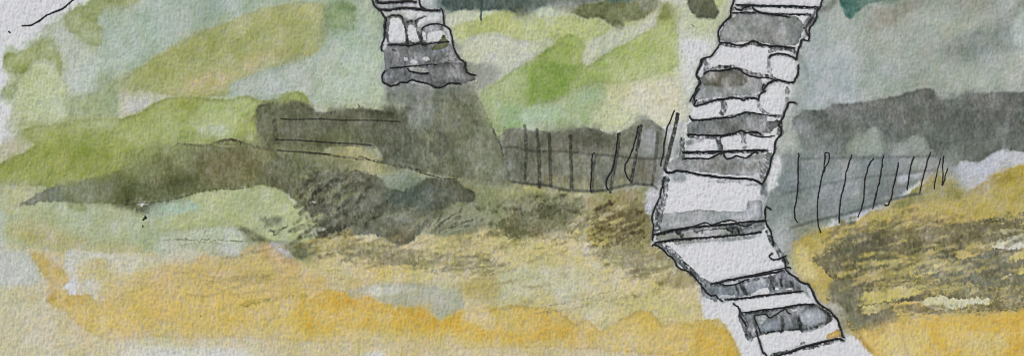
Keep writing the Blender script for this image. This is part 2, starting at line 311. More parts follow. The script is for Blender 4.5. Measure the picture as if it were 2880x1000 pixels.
# ------------------------------------------------------------------ the grey path falling below the left steps
W([(1088,232),(1200,236),(1330,230),(1345,255),(1370,300),(1388,345),(1402,375),(1416,410),(1424,455),(1440,515),(1390,520),(1340,504),(1290,502),(1200,486),(1130,474),(1080,458),(1066,412),(1050,350),(1096,322),(1090,290)],
  (122,124,108), g=(1200,240,1220,420,(114,116,92)), c2=None, soft=2, o='shadow_path', edge=.08)
W([(1086,238),(1200,240),(1330,236),(1345,262),(1330,290),(1240,300),(1190,320),(1150,330),(1100,300)], (130,132,126), c2=(118,119,112), a=.9, soft=9, edge=0)
W([(1160,280),(1210,285),(1210,330),(1170,330)], (142,146,142), a=.6, soft=9, edge=0)
W([(1094,288),(1130,290),(1150,310),(1132,320),(1100,306)], (168,172,144), a=.85, soft=5, edge=.03)
W([(1060,340),(1170,340),(1190,400),(1160,465),(1080,450)], (98,98,82), c2=(106,106,88), a=.8, soft=8, edge=0)
W([(1190,360),(1240,350),(1250,440),(1200,460)], (128,128,98), c2=(118,118,92), a=.7, soft=8, edge=0)
W([(1290,250),(1345,262),(1375,330),(1400,400),(1380,440),(1320,380)], (122,124,98), a=.5, soft=10, edge=0)
W([(1320,430),(1400,440),(1425,512),(1390,514),(1340,500)], (132,134,104), a=.8, soft=8, edge=0)
W([(1218,375),(1236,374),(1238,398),(1224,400)], (150,146,112), soft=3, a=.8)
W([(1206,440),(1224,432),(1240,460),(1210,470)], (136,138,106), soft=3, a=.8)
W([(1142,308),(1200,306),(1190,326),(1142,325)], (88,94,66), a=.75, soft=3)
mottle([(1088,300),(1200,270),(1340,260),(1370,300),(1402,375),(1424,455),(1436,510),(1390,514),(1290,498),(1130,470),(1070,440),(1054,360)], (156,158,134), (84,86,72), 84, .7, .42)
for cx,cy,rw,rh,c,a in ((1150,350,26,50,(92,92,78),.6),(1260,320,30,40,(134,134,112),.5),(1300,400,40,30,(126,128,102),.6),(1230,420,24,40,(98,98,80),.5),(1350,470,30,36,(132,136,104),.6),(1190,300,40,18,(138,142,134),.5),(1280,470,40,26,(112,114,88),.5),(1120,420,30,40,(92,92,76),.6),(1320,330,24,40,(112,116,92),.6)):
    W([(cx-rw,cy-rh*.6),(cx,cy-rh),(cx+rw,cy-rh*.4),(cx+rw*.8,cy+rh*.7),(cx-rw*.2,cy+rh),(cx-rw,cy+rh*.3)], c, a=min(.9,a+.25), soft=2.5, edge=.12, warp=22, fine=5)
W([(1300,320),(1372,300),(1400,372),(1424,455),(1436,508),(1392,512),(1330,490),(1310,420)], (130,134,108), c2=(120,124,100), a=.85, soft=4, edge=.06, warp=14)
W([(1140,316),(1200,306),(1216,352),(1180,372),(1136,350)], (140,144,136), a=.7, soft=4, edge=.04, warp=12)
W([(1066,360),(1120,350),(1132,420),(1120,460),(1080,452),(1068,410)], (92,94,76), a=.8, soft=3, edge=.1, warp=12)
_r = random.Random(3)
for _ in range(46):
    x = _r.uniform(1085, 1400); y = _r.uniform(265, 480)
    if x-1070 < (y-240)*-.1 or x > 1340+(y-260)*.35: continue
    l = _r.uniform(14, 46); v = _r.choice(((146,148,128),(140,138,112),(90,92,76),(84,84,70),(130,134,110)))
    S([(x,y-l),(x+_r.uniform(-4,4),y),(x+_r.uniform(-6,6),y+l)], _r.uniform(8,22), v, a=_r.uniform(.18,.38), soft=3, dry=.6)
S([(1338,262),(1352,288),(1372,330),(1392,378),(1408,410),(1416,438)], 7, (92,92,78), a=.75, dry=.6)
S([(1358,300),(1372,334),(1400,390),(1412,420),(1420,446)], 3.5, (66,66,56), a=.8, dry=.75)
for Q,w in (([(1218,350),(1222,380),(1214,420)],4),([(1198,430),(1206,468)],9),([(1238,370),(1240,440)],4),([(1140,430),(1170,425)],3),([(1185,360),(1202,366)],6)):
    S(Q, w, (94,94,76), a=.6, dry=.6)
# ------------------------------------------------------------------ dark hedge on the left
HC = (100,100,80)
W([(722,302),(728,292),(765,288),(785,298),(802,288),(828,280),(852,285),(875,300),(890,314),(950,312),(1000,305),(1060,308),(1112,318),(1126,330),(1150,328),(1120,380),(1090,440),(1070,410),(930,412),(890,428),(800,424),(740,418),(724,400)],
  HC, c2=(110,108,88), soft=2, edge=.12, o='hedge')
W([(724,300),(765,290),(800,300),(800,400),(760,410),(726,398)], (92,94,72), c2=(112,116,82), a=.7, soft=6, edge=0)
W([(1036,306),(1060,309),(1112,320),(1124,332),(1100,345),(1032,340)], (80,84,66), a=.8, soft=5, edge=.08)
W([(1030,340),(1120,340),(1160,380),(1150,440),(1085,430),(1040,380)], (96,98,82), a=.8, soft=6, edge=0)
W([(870,352),(930,345),(925,358),(880,366)], (128,128,118), a=.8, soft=5, edge=0)
W([(880,375),(930,362),(1000,362),(1010,398),(930,404),(880,396)], (112,120,80), c2=(104,110,76), a=.8, soft=7, edge=0)
W([(780,398),(870,396),(920,402),(900,425),(830,426),(770,414)], (124,130,84), c2=(112,118,76), a=.9, soft=4, edge=.04)
W([(744,330),(800,335),(860,345),(860,385),(780,390),(748,370)], (108,108,88), c2=(122,120,98), a=.6, soft=9, edge=0)
W([(890,320),(1030,316),(1034,336),(900,338)], (106,104,86), a=.6, soft=7, edge=0)
mottle([(724,302),(828,282),(890,316),(1060,310),(1150,330),(1090,440),(1050,408),(830,424),(728,400)], (128,130,102), (82,84,66), 10, .5, .40)
S([(772,340),(776,372),(778,400)], 12, (82,82,66), a=.7, dry=.6)
for x,y in ((1012,296),(1020,300),(1008,292),(1084,306),(1088,300)): S([(x,y),(x+2,y+12)], 2.5, (90,94,74), a=.7)
# ------------------------------------------------------------------ dark thicket in the middle
BU=[(848,505),(880,482),(950,490),(1000,478),(1072,494),(1090,528),(1140,536),(1178,506),(1200,498),(1240,502),(1286,505),(1310,528),(1340,540),(1330,570),(1290,565),(1268,578),(1232,592),(1190,640),(1160,678),(1140,689),(1112,688),(1086,668),(1050,660),(990,662),(930,645),(880,625),(872,600),(850,570)]
W(BU, (104,105,86), c2=(118,116,96), soft=1.5, edge=.2, o='thicket', warp=3)
W([(848,505),(900,480),(980,490),(990,540),(900,560),(860,560)], (136,136,102), c2=(120,120,92), a=.8, soft=6, edge=0, dry=.6, ang=-40)
W([(1070,494),(1130,486),(1172,488),(1192,500),(1160,528),(1142,538),(1084,530)], (132,142,112), c2=(126,138,116), soft=3, edge=.06)
W([(1080,540),(1150,540),(1200,515),(1260,515),(1276,545),(1262,575),(1200,592),(1140,580),(1090,570)], (84,98,92), c2=(92,102,90), a=.9, soft=8, edge=0)
W([(1196,502),(1240,504),(1290,508),(1290,530),(1262,556),(1252,530),(1200,520)], (82,82,64), a=.7, soft=6, edge=0)
W([(990,610),(1080,590),(1170,600),(1200,610),(1160,660),(1080,655),(1020,650)], (126,122,100), c2=(116,116,96), a=.85, soft=9, edge=0)
W([(1060,600),(1180,598),(1215,606),(1170,650),(1090,640)], (132,134,122), a=.7, soft=12, edge=0)
W([(1070,640),(1150,630),(1170,650),(1150,676),(1130,684),(1108,682),(1088,664)], (124,110,82), a=.8, soft=6, edge=.05)
for Q_,w_ in (([(1282,560),(1262,576),(1235,590),(1205,615),(1180,640),(1162,664)],7),([(1245,605),(1222,622),(1204,642)],10),([(1300,590),(1262,612),(1228,640)],8),([(1285,625),(1252,640),(1236,650)],7),([(1330,615),(1290,632),(1262,640)],5)):
    S(Q_, w_, (92,94,78), a=.7, dry=.75, rough=2)
for Q_ in ([(1230,612),(1212,634)],[(1285,604),(1250,628)],[(1300,640),(1262,650)]): S(Q_, 6, (164,166,142), a=.6, rough=2)
W([(940,560),(1000,545),(1060,560),(1080,590),(1000,600),(950,590)], (112,110,102), a=.7, soft=8, edge=0)
for P_ in ([(1015,545),(1060,550),(1080,572),(1030,568)],[(905,555),(930,552),(990,542),(1000,556),(930,570)]):
    W(P_, (140,136,126), a=.6, soft=5, edge=0)
mottle(BU, (134,134,112), (84,86,72), -32, .55, .42)
for cx,cy,l,an in ((905,505,60,-42),(890,540,50,-45),(930,520,60,-38),(960,500,50,-30),(870,470,30,20),(975,540,60,-20),(915,585,70,-25),(1000,520,50,-20),(940,610,60,-30),(890,575,26,-20),(960,640,60,-18),(905,655,70,-30),(1030,600,60,-15)):
    dx=math.cos(math.radians(an))*l/2; dy=math.sin(math.radians(an))*l/2
    S([(cx-dx,cy-dy),(cx,cy+3),(cx+dx,cy+dy)], 13, (88,86,72), a=.75, dry=.62, rough=4)
for cx,cy,l,an in ((865,545,60,-72),(920,500,50,-40),(950,575,40,-50),(860,500,30,10),(1010,545,30,-20),(880,620,50,-25),(935,665,90,-14),(905,610,50,-15)):
    dx=math.cos(math.radians(an))*l/2; dy=math.sin(math.radians(an))*l/2
    S([(cx-dx,cy-dy),(cx,cy-3),(cx+dx,cy+dy)], 11, (158,160,116), a=.7, dry=.6, rough=4)
W([(868,572),(886,564),(890,569),(876,575)], (178,178,166), soft=1, fine=1, edge=0)
W([(930,655),(962,640),(990,640),(1000,670),(960,690),(925,690)], (188,166,100), c2=(168,158,102), soft=3, dry=.6)
# fringe strokes between thicket and ochre
for x0,y0,x1,y1,w,c in ((850,690,930,668,12,(128,128,98)),(880,720,1010,690,9,(140,134,100)),(920,700,1080,672,8,(150,142,98)),(760,740,900,715,4,(160,144,100)),(640,790,700,772,3,(150,144,96)),(620,790,760,770,3.5,(162,148,96)),
    (740,785,850,775,4,(168,150,100)),(1000,712,1100,712,14,(136,134,108)),(1060,735,1180,730,14,(146,142,114)),(900,760,1010,745,4,(170,156,104)),(690,850,860,828,14,(172,152,88)),(680,858,760,838,4,(150,138,86)),(560,790,620,783,3,(160,150,108)),(940,780,1000,776,3,(160,148,100))):
    S([(x0,y0),((x0+x1)/2,(y0+y1)/2+3),(x1,y1)], w, c, a=.75, dry=.55, rough=4)
W([(1100,728),(1160,712),(1240,716),(1400,722),(1410,742),(1380,778),(1300,765),(1230,770),(1190,765),(1180,740)], (140,136,106), c2=(152,148,116), dry=.56, ang=-6, soft=1, edge=0, o='grass_strokes')
W([(1000,705),(1090,700),(1100,722),(1180,725),(1190,745),(1100,745),(1010,728)], (140,138,108), dry=.5, ang=4, soft=1, edge=0, o='grass_strokes')
W([(1330,760),(1400,765),(1400,780),(1330,776)], (156,146,96), dry=.5, soft=1, edge=0)
W([(1230,850),(1290,840),(1300,856),(1240,865)], (156,150,124), dry=.4, soft=1, edge=0)
W([(1430,655),(1560,640),(1600,665),(1500,700),(1440,710)], (150,144,98), dry=.35, soft=1, edge=0, ang=-18)
W([(1400,610),(1500,580),(1640,570),(1660,620),(1560,650),(1500,665),(1420,675),(1400,650)], (116,114,80), dry=.5, soft=1, edge=0, ang=-18, o='grass_strokes')
W([(1480,560),(1560,560),(1640,580),(1620,620),(1500,620)], (104,104,78), dry=.33, soft=1, edge=0, ang=-24, seed=2, o='grass_strokes')
W([(1660,600),(1740,590),(1800,640),(1832,690),(1700,700),(1650,660)], (112,104,74), dry=.38, soft=1, edge=0, ang=-30, o='grass_strokes')
W([(1660,712),(1700,700),(1770,700),(1850,694),(1884,718),(1900,748),(1872,762),(1830,775),(1786,780),(1756,768),(1740,745),(1690,720)], (142,136,104), c2=(158,150,112), dry=.66, ang=-12, soft=1, edge=0, o='grass_strokes')
W([(1832,790),(1880,766),(1930,758),(1962,780),(1965,800),(1900,812),(1868,804)], (140,128,92), c2=(158,150,110), dry=.72, ang=-12, soft=2, edge=0, o='grass_strokes')
W([(1740,830),(1840,800),(1900,810),(1870,840),(1790,850)], (152,148,116), dry=.4, ang=-20, soft=1, edge=0)
W([(1716,740),(1748,726),(1750,742),(1722,752)], (198,188,138), soft=2, edge=0)
W([(1808,740),(1850,724),(1880,732),(1870,750),(1820,758)], (192,184,138), soft=3, edge=0)
for Q in ([(1508,870),(1560,855),(1640,842),(1700,822),(1760,808)],[(1500,880),(1600,868),(1700,848),(1770,836)],[(1690,790),(1780,776),(1840,768)],[(1500,700),(1560,690),(1600,678)],[(1640,678),(1700,672),(1760,655)],[(1740,690),(1760,665),(1800,655)],[(1500,600),(1580,585)]):
    S(Q, 3.5, (136,128,98), a=.6, dry=.55)
# ------------------------------------------------------------------ centre: bright green slopes between the two flights
W([(1240,26),(1925,10),(2058,0),(2052,50),(2022,90),(2024,125),(1972,170),(1955,250),(1945,340),(1900,360),(1850,352),(1400,380),(1386,342),(1345,262),(1340,212),(1310,190),(1290,165),(1270,90),(1250,60)],
  (188,192,166), c2=(192,194,172), soft=2, edge=.03, o='bright_slope')
W([(1272,80),(1300,62),(1345,56),(1400,32),(1432,27),(1465,40),(1500,44),(1600,46),(1680,52),(1735,78),(1700,98),(1640,122),(1600,128),(1562,112),(1540,105),(1500,120),(1440,116),(1400,88),(1350,98),(1300,112),(1282,104)], (176,188,124), c2=(186,194,140), soft=5, edge=.07)
W([(1300,80),(1380,50),(1440,40),(1430,80),(1360,95)], (168,182,100), a=.5, soft=10, edge=0)
W([(1500,28),(1540,19),(1576,19),(1597,36),(1560,52),(1515,50)], (190,196,172), soft=3, edge=.04)
W([(1352,252),(1400,226),(1450,190),(1500,164),(1562,122),(1600,92),(1652,128),(1634,152),(1640,176),(1656,183),(1700,152),(1762,121),(1812,90),(1846,66),(1852,20),(1890,10),(1900,40),(1912,110),(1908,190),(1880,202),(1800,226),(1715,240),(1680,232),(1650,252),(1600,272),(1560,290),(1500,296),(1480,360),(1400,374),(1384,340)],
  (140,172,84), g=(1560,200,1800,160,(168,186,112)), soft=2, edge=.14, o='bright_slope')
W([(1470,200),(1530,160),(1580,150),(1640,180),(1640,230),(1580,270),(1500,280),(1470,260)], (132,164,74), a=.75, soft=14, edge=0)
W([(1345,256),(1400,230),(1440,205),(1480,230),(1485,300),(1420,370),(1392,350)], (164,182,124), c2=(170,186,138), a=.9, soft=8, edge=0)
W([(1385,310),(1440,290),(1490,300),(1490,366),(1420,368),(1395,350)], (146,178,134), a=.7, soft=10, edge=0)
W([(1480,296),(1540,292),(1586,298),(1604,316),(1570,340),(1520,342),(1480,352),(1460,330)], (172,194,162), soft=4, edge=.06)
W([(1556,290),(1620,262),(1682,232),(1713,242),(1712,292),(1700,330),(1640,360),(1560,366),(1500,362),(1500,346),(1570,340),(1602,318)], (156,178,124), c2=(166,186,140), soft=6, edge=.05)
W([(1590,290),(1640,250),(1690,240),(1700,275),(1640,300)], (158,186,152), a=.6, soft=9, edge=0)
W([(1712,236),(1800,228),(1868,202),(1912,200),(1928,300),(1930,330),(1900,352),(1850,352),(1810,330),(1730,372),(1660,350),(1700,320)], (205,200,178), c2=(200,196,170), soft=8, edge=.02)
W([(1700,310),(1790,310),(1810,335),(1735,372),(1650,352)], (192,196,158), a=.7, soft=9, edge=0)
W([(1740,200),(1860,150),(1905,160),(1900,200),(1800,228),(1722,240)], (178,190,134), a=.8, soft=12, edge=0)
W([(1850,12),(1892,5),(1900,45),(1880,60),(1852,55)], (136,146,86), c2=(150,160,100), soft=4)
W([(1700,240),(1760,232),(1790,260),(1730,272)], (186,180,126), a=.6, soft=9, edge=0)
W([(1634,152),(1652,130),(1692,114),(1716,84),(1762,72),(1800,64),(1840,28),(1858,8),(1860,34),(1844,64),(1818,87),(1775,110),(1700,152),(1656,183),(1640,178)], (190,190,160), c2=(186,190,166), soft=1.5, warp=3, edge=.08, o='light_streak')
W([(1290,120),(1340,100),(1400,92),(1450,112),(1500,120),(1548,104),(1563,118),(1530,142),(1500,162),(1450,191),(1400,226),(1350,252),(1335,225),(1305,180),(1275,120)], (190,193,170), c2=(184,186,166), soft=1.5, warp=3, edge=.08, o='light_streak')
W([(1566,118),(1592,96),(1636,110),(1650,128),(1632,152),(1638,178),(1600,186),(1528,162),(1548,140)], (154,176,92), c2=(162,182,104), soft=4, edge=0)
W([(1290,130),(1330,135),(1360,160),(1300,165)], (184,184,160), a=.5, soft=8, edge=0)
W([(1905,100),(1960,100),(2020,100),(2024,125),(1972,168),(1955,220),(1950,300),(1930,330),(1926,240),(1918,180)], (206,206,205), soft=14, edge=0)
W([(1904,0),(2062,0),(2040,70),(2020,100),(1910,110)], (188,190,168), c2=(182,186,160), soft=8, edge=0, a=.9)
W([(2000,0),(2034,0),(2026,20),(2010,26)], (180,202,138), soft=4)
W([(1940,55),(2000,50),(2010,85),(1930,90)], (184,192,156), a=.8, soft=8, edge=.03)
# grey patch beside the foot of the left flight
W([(1296,172),(1365,182),(1400,192),(1412,206),(1390,225),(1345,252),(1325,236),(1310,205)], (154,154,144), c2=(146,146,138), soft=3, edge=.1, o='shadow_path')
W([(1280,118),(1306,128),(1300,142),(1282,140)], (170,170,160), a=.8, soft=3)
# ------------------------------------------------------------------ trees along the top
W([(1195,0),(1560,0),(1530,20),(1496,30),(1470,42),(1445,40),(1431,27),(1400,28),(1378,33),(1345,32),(1300,26),(1265,38),(1240,30),(1222,16)], (76,94,88), c2=(92,104,98), soft=2, edge=.1, o='teal_tree')
W([(1380,0),(1470,0),(1440,36),(1400,26)], (92,100,90), a=.6, soft=8, edge=0)
W([(1450,18),(1480,20),(1500,35),(1470,46),(1446,40)], (112,110,84), a=.8, soft=4)
W([(1490,0),(1700,0),(1660,12),(1600,36),(1578,22),(1530,19),(1490,30)], (116,120,112), c2=(126,130,120), soft=3, edge=.07, o='grey_tree')
W([(1600,36),(1640,14),(1680,5),(1700,0),(1845,0),(1850,18),(1826,40),(1812,55),(1770,62),(1742,78),(1722,70),(1690,50),(1640,50)], (112,120,80), c2=(128,134,94), soft=2, edge=.1, o='olive_tree')
W([(1790,0),(1860,0),(1856,14),(1830,36),(1800,30)], (150,150,132), c2=(132,134,112), soft=4, edge=.04)
W([(1700,0),(1790,0),(1770,8),(1720,8)], (88,118,112), a=.9, soft=4, edge=0)
W([(1712,55),(1752,58),(1742,74),(1726,72)], (98,102,72), a=.8, soft=3)
W([(1752,62),(1812,56),(1800,66),(1760,72)], (170,180,118), soft=3, edge=0)
W([(1932,0),(2006,0),(2016,22),(2018,40),(2008,52),(1990,57),(1965,50),(1946,36),(1934,18)], (100,103,86), c2=(114,116,96), soft=2, edge=.1, o='dark_tree', ch=0, warp=10)
# ------------------------------------------------------------------ hedge behind the middle fence
W([(1416,366),(1450,361),(1500,367),(1560,368),(1620,362),(1658,360),(1690,367),(1722,381),(1736,378),(1780,350),(1808,334),(1832,340),(1856,356),(1880,372),(1884,440),(1852,528),(1800,519),(1750,523),(1690,536),(1640,537),(1590,533),(1548,522),(1500,518),(1440,514),(1426,455),(1412,400)],
  (122,121,107), c2=(132,131,116), soft=2, edge=.14, o='fence_hedge', warp=4)
W([(1420,370),(1470,366),(1500,400),(1480,505),(1440,510),(1424,440)], (100,100,86), c2=(112,112,96), a=.8, soft=6, edge=0)
W([(1600,366),(1660,364),(1720,384),(1700,420),(1640,425),(1600,400)], (98,98,84), a=.7, soft=8, edge=0)
W([(1560,425),(1700,440),(1720,470),(1640,500),(1560,490)], (134,134,112), a=.6, soft=9, edge=0)
W([(1520,490),(1620,495),(1680,490),(1700,530),(1650,536),(1590,532),(1540,520)], (156,152,112), c2=(140,136,102), a=.9, soft=6, edge=0)
W([(1720,505),(1760,498),(1780,515),(1730,522)], (166,160,120), a=.8, soft=4, edge=0)
mottle([(1420,368),(1560,370),(1720,384),(1800,340),(1856,360),(1880,440),(1850,520),(1640,536),(1440,512)], (138,137,116), (88,88,76), 86, .5, .40)
W([(1808,356),(1850,372),(1846,420),(1836,440),(1790,435),(1800,400)], (152,151,154), c2=(140,140,138), soft=6, edge=0)
W([(1780,352),(1808,336),(1834,342),(1850,356),(1800,358)], (146,144,132), soft=3)
W([(1786,440),(1840,446),(1832,515),(1790,512)], (126,122,112), c2=(120,112,96), a=.8, soft=6, edge=0)
W([(1850,440),(1880,430),(1872,480),(1850,528),(1842,500)], (136,135,132), soft=5, edge=0)
W([(1822,522),(1852,528),(1858,545),(1842,600),(1822,604),(1808,590)], (198,196,206), soft=2, edge=.05)
W([(1862,370),(1900,340),(1930,330),(1925,440),(1886,440),(1880,400)], (176,176,172), soft=6, edge=0, o='bright_slope')
# ------------------------------------------------------------------ right: pale grey-green sky wash
W([(2312,0),(2880,0),(2880,480),(2640,480),(2300,640),(2330,860),(2250,800),(2150,640),(2145,520),(2180,430),(2200,350),(2240,290),(2250,215),(2240,160),(2275,100),(2296,50)],
  (158,162,152), c2=(164,168,159), soft=3, edge=.04, o='grey_sky')
W([(2270,90),(2330,60),(2400,80),(2400,160),(2420,290),(2330,310),(2220,330),(2200,340),(2240,230)], (168,173,173), c2=(162,167,165), soft=14, edge=0)
W([(2330,60),(2380,60),(2410,100),(2380,160),(2330,130)], (172,175,167), a=.7, soft=12, edge=0)
W([(2430,24),(2500,14),(2560,0),(2625,0),(2618,22),(2560,36),(2524,60),(2536,74),(2490,72),(2460,100),(2432,60)], (150,149,138), c2=(156,156,144), soft=8, edge=.02)
W([(2620,0),(2800,0),(2790,30),(2740,45),(2680,40),(2640,20)], (156,156,146), soft=6, edge=.03)
W([(2540,45),(2600,26),(2650,18),(2674,34),(2680,62),(2660,80),(2600,70)], (168,172,160), soft=6, edge=.03)
W([(2676,50),(2760,40),(2800,45),(2790,62),(2700,90),(2668,116),(2640,90)], (172,172,158), a=.8, soft=5, edge=0)
W([(2662,117),(2720,98),(2780,66),(2805,45),(2858,10),(2880,0),(2880,28),(2840,90),(2870,130),(2800,165),(2760,190),(2700,185),(2664,150)], (138,141,132), c2=(148,151,142), soft=7, edge=.03)
W([(2850,60),(2880,30),(2880,120),(2860,140),(2846,100)], (172,178,168), soft=6, edge=0)
W([(2700,190),(2780,160),(2880,140),(2880,250),(2760,255),(2740,230)], (164,169,156), c2=(156,160,149), soft=8, edge=0)
W([(2360,0),(2530,0),(2520,6),(2470,8),(2436,12),(2420,26),(2408,40),(2398,52),(2378,48),(2368,24)], (72,124,110), g=(2390,30,2480,5,(112,140,122)), soft=2, edge=.16, o='green_tree')
W([(2362,0),(2384,0),(2392,30),(2396,50),(2380,46)], (52,98,86), a=.7, soft=4, edge=0)
W([(2300,28),(2330,12),(2340,0),(2360,0),(2340,30),(2310,36),(2300,48)], (140,138,132), c2=(158,156,150), soft=4)
S([(2250,160),(2264,190),(2270,212)], 12, (150,152,150), a=.8, soft=2)
S([(2240,232),(2262,222),(2272,212)], 9, (150,152,152), a=.6, soft=3)
# ------------------------------------------------------------------ dark ridge
W([(2225,335),(2262,309),(2322,310),(2330,300),(2346,287),(2360,291),(2400,290),(2440,283),(2495,274),(2505,269),(2522,270),(2580,252),(2606,246),(2625,252),(2634,268),(2650,281),(2695,278),(2712,263),(2724,260),(2736,268),(2790,260),(2830,258),(2880,259),(2880,430),(2840,424),(2820,418),(2794,430),(2764,456),(2716,454),(2700,452),(2688,472),(2660,460),(2620,440),(2560,448),(2380,445),(2290,442),(2260,420),(2240,370)],
  (106,106,101), c2=(116,116,110), soft=2, edge=.14, er=8, o='dark_ridge', warp=3)
W([(2225,335),(2262,312),(2290,330),(2280,400),(2260,430),(2235,380)], (134,138,138), a=.8, soft=9, edge=0)
W([(2250,390),(2320,370),(2380,380),(2380,440),(2290,440)], (132,136,132), a=.7, soft=12, edge=0)
mottle([(2262,312),(2440,286),(2620,254),(2880,262),(2880,400),(2640,400),(2300,400)], (122,123,117), (92,93,90), 30, .45, .42)
W([(2580,262),(2604,254),(2614,262),(2600,268)], (134,134,126), soft=3, a=.9)
W([(2770,278),(2800,285),(2806,310),(2784,312)], (132,132,126), a=.6, soft=6, edge=0)
W([(2810,270),(2840,262),(2880,262),(2880,300),(2830,330),(2806,310)], (98,98,94), a=.7, soft=6, edge=0)
W([(2500,360),(2620,340),(2700,390),(2880,350),(2880,415),(2820,416),(2760,452),(2700,452),(2640,440),(2620,400)], (118,120,114), c2=(128,130,124), a=.8, soft=10, edge=0)
W([(2800,352),(2830,346),(2826,364),(2806,366)], (140,140,134), a=.8, soft=3)
S([(2640,402),(2740,392),(2800,382),(2880,370)], 8, (96,96,92), a=.5, soft=4)
# round pale bushes in front of the ridge
W([(2380,404),(2396,390),(2412,374),(2440,362),(2466,356),(2474,372),(2484,392),(2500,405),(2500,440),(2382,440)], (152,157,146), c2=(146,152,140), soft=2, edge=.06, o='pale_bush_a')
W([(2500,408),(2524,400),(2548,388),(2572,376),(2588,375),(2604,388),(2612,410),(2618,424),(2600,440),(2500,440)], (152,156,148), c2=(146,150,142), soft=2, edge=.06, o='pale_bush_b')
W([(2340,440),(2380,400),(2390,440)], (130,132,124), a=.7, soft=6, edge=0)
# wash behind the right fence
W([(2195,430),(2260,425),(2380,438),(2500,438),(2640,440),(2640,480),(2600,505),(2540,540),(2500,560),(2450,590),(2420,605),(2330,622),(2240,665),(2220,760),(2180,690),(2160,640),(2160,560),(2180,480)],
  (140,143,141), c2=(132,135,134), soft=5, edge=.03, o='fence_field')
W([(2320,450),(2460,445),(2540,450),(2520,540),(2430,590),(2380,560)], (136,138,135), c2=(146,148,145), a=.8, soft=10, edge=0)
W([(2440,530),(2540,500),(2530,560),(2450,585)], (126,126,124), a=.7, soft=10, edge=0)
W([(2520,495),(2560,488),(2640,476),(2640,486),(2600,494),(2548,512),(2530,520)], (176,176,182), soft=4, edge=0)
W([(2540,445),(2600,438),(2640,445),(2636,475),(2560,482)], (160,161,160), a=.8, soft=7, edge=0)
W([(2380,604),(2460,585),(2450,598),(2420,616),(2380,628)], (182,182,184), soft=3, edge=0)
W([(2170,440),(2192,432),(2200,455),(2186,520),(2162,540),(2155,516)], (204,204,202), soft=5, edge=0)
W([(2160,640),(2200,600),(2230,600),(2225,700),(2235,770),(2200,720)], (166,170,170), c2=(158,160,158), soft=7, edge=0)
W([(2230,630),(2300,622),(2340,625),(2300,650),(2240,665)], (150,150,122), a=.8, soft=6, edge=0)
W([(2686,472),(2700,452),(2716,456),(2762,457),(2792,431),(2820,418),(2862,430),(2880,424),(2880,470),(2800,500),(2740,560),(2705,560),(2690,520),(2665,485)], (186,187,194), c2=(180,181,186), soft=2, edge=.04, o='pale_snowfield')
W([(2640,440),(2690,450),(2684,480),(2700,540),(2660,490),(2645,470)], (142,143,142), soft=7, edge=0)
# ------------------------------------------------------------------ ochre slope right
W([(2225,680),(2300,645),(2400,625),(2424,610),(2440,596),(2500,578),(2540,556),(2590,520),(2622,500),(2640,484),(2660,496),(2690,520),(2708,545),(2722,547),(2752,520),(2792,491),(2832,476),(2880,460),(2880,1000),(2465,1000),(2430,965),(2400,945),(2372,935),(2352,890),(2300,850),(2288,810),(2235,780)],
  (180,161,98), c2=(180,165,108), soft=2, edge=.1, o='ochre_slope', warp=3)
W([(2500,575),(2540,555),(2590,520),(2625,500),(2645,484),(2665,500),(2690,522),(2708,548),(2700,572),(2680,562),(2620,565),(2540,580),(2490,590)], (148,144,98), c2=(160,156,116), soft=4, edge=.04)
W([(2600,510),(2625,496),(2650,500),(2660,530),(2620,530)], (142,128,80), a=.7, soft=6, edge=0)
W([(2670,565),(2716,560),(2706,574),(2700,577)], (192,188,142), a=.8, soft=2)
W([(2790,492),(2832,476),(2880,460),(2880,540),(2820,560),(2800,520)], (174,152,74), a=.8, soft=8, edge=.04)
W([(2740,530),(2790,505),(2800,520),(2780,545),(2740,552)], (166,156,120), a=.9, soft=5, edge=0)
W([(2780,500),(2850,480),(2860,500),(2800,525)], (136,120,64), a=.6, soft=7, edge=0)
W([(2480,600),(2640,570),(2700,580),(2700,600),(2640,640),(2500,655)], (184,160,92), c2=(180,160,96), a=.9, soft=8, edge=0)
W([(2680,570),(2780,550),(2880,530),(2880,600),(2740,620),(2690,620)], (182,160,90), c2=(174,158,96), a=.8, soft=8, edge=0)
W([(2225,700),(2270,690),(2280,735),(2300,780),(2260,790),(2235,760)], (202,190,134), soft=5, edge=.02)
W([(2400,905),(2440,900),(2540,895),(2700,885),(2800,880),(2880,872),(2880,1000),(2465,1000),(2430,965)], (208,176,108), c2=(204,170,92), soft=6, edge=.03)
W([(2590,900),(2720,888),(2880,875),(2880,925),(2800,935),(2700,915),(2620,930)], (204,162,72), a=.8, soft=8, edge=0)
W([(2460,940),(2560,920),(2620,940),(2600,1000),(2480,1000)], (208,186,132), a=.8, soft=10, edge=0)
W([(2700,945),(2800,930),(2850,960),(2780,1000),(2700,990)], (202,184,132), a=.7, soft=14, edge=0)
W([(2384,910),(2400,905),(2430,950),(2466,1000),(2450,990),(2420,968),(2408,945)], (184,142,62), a=.8, soft=3)
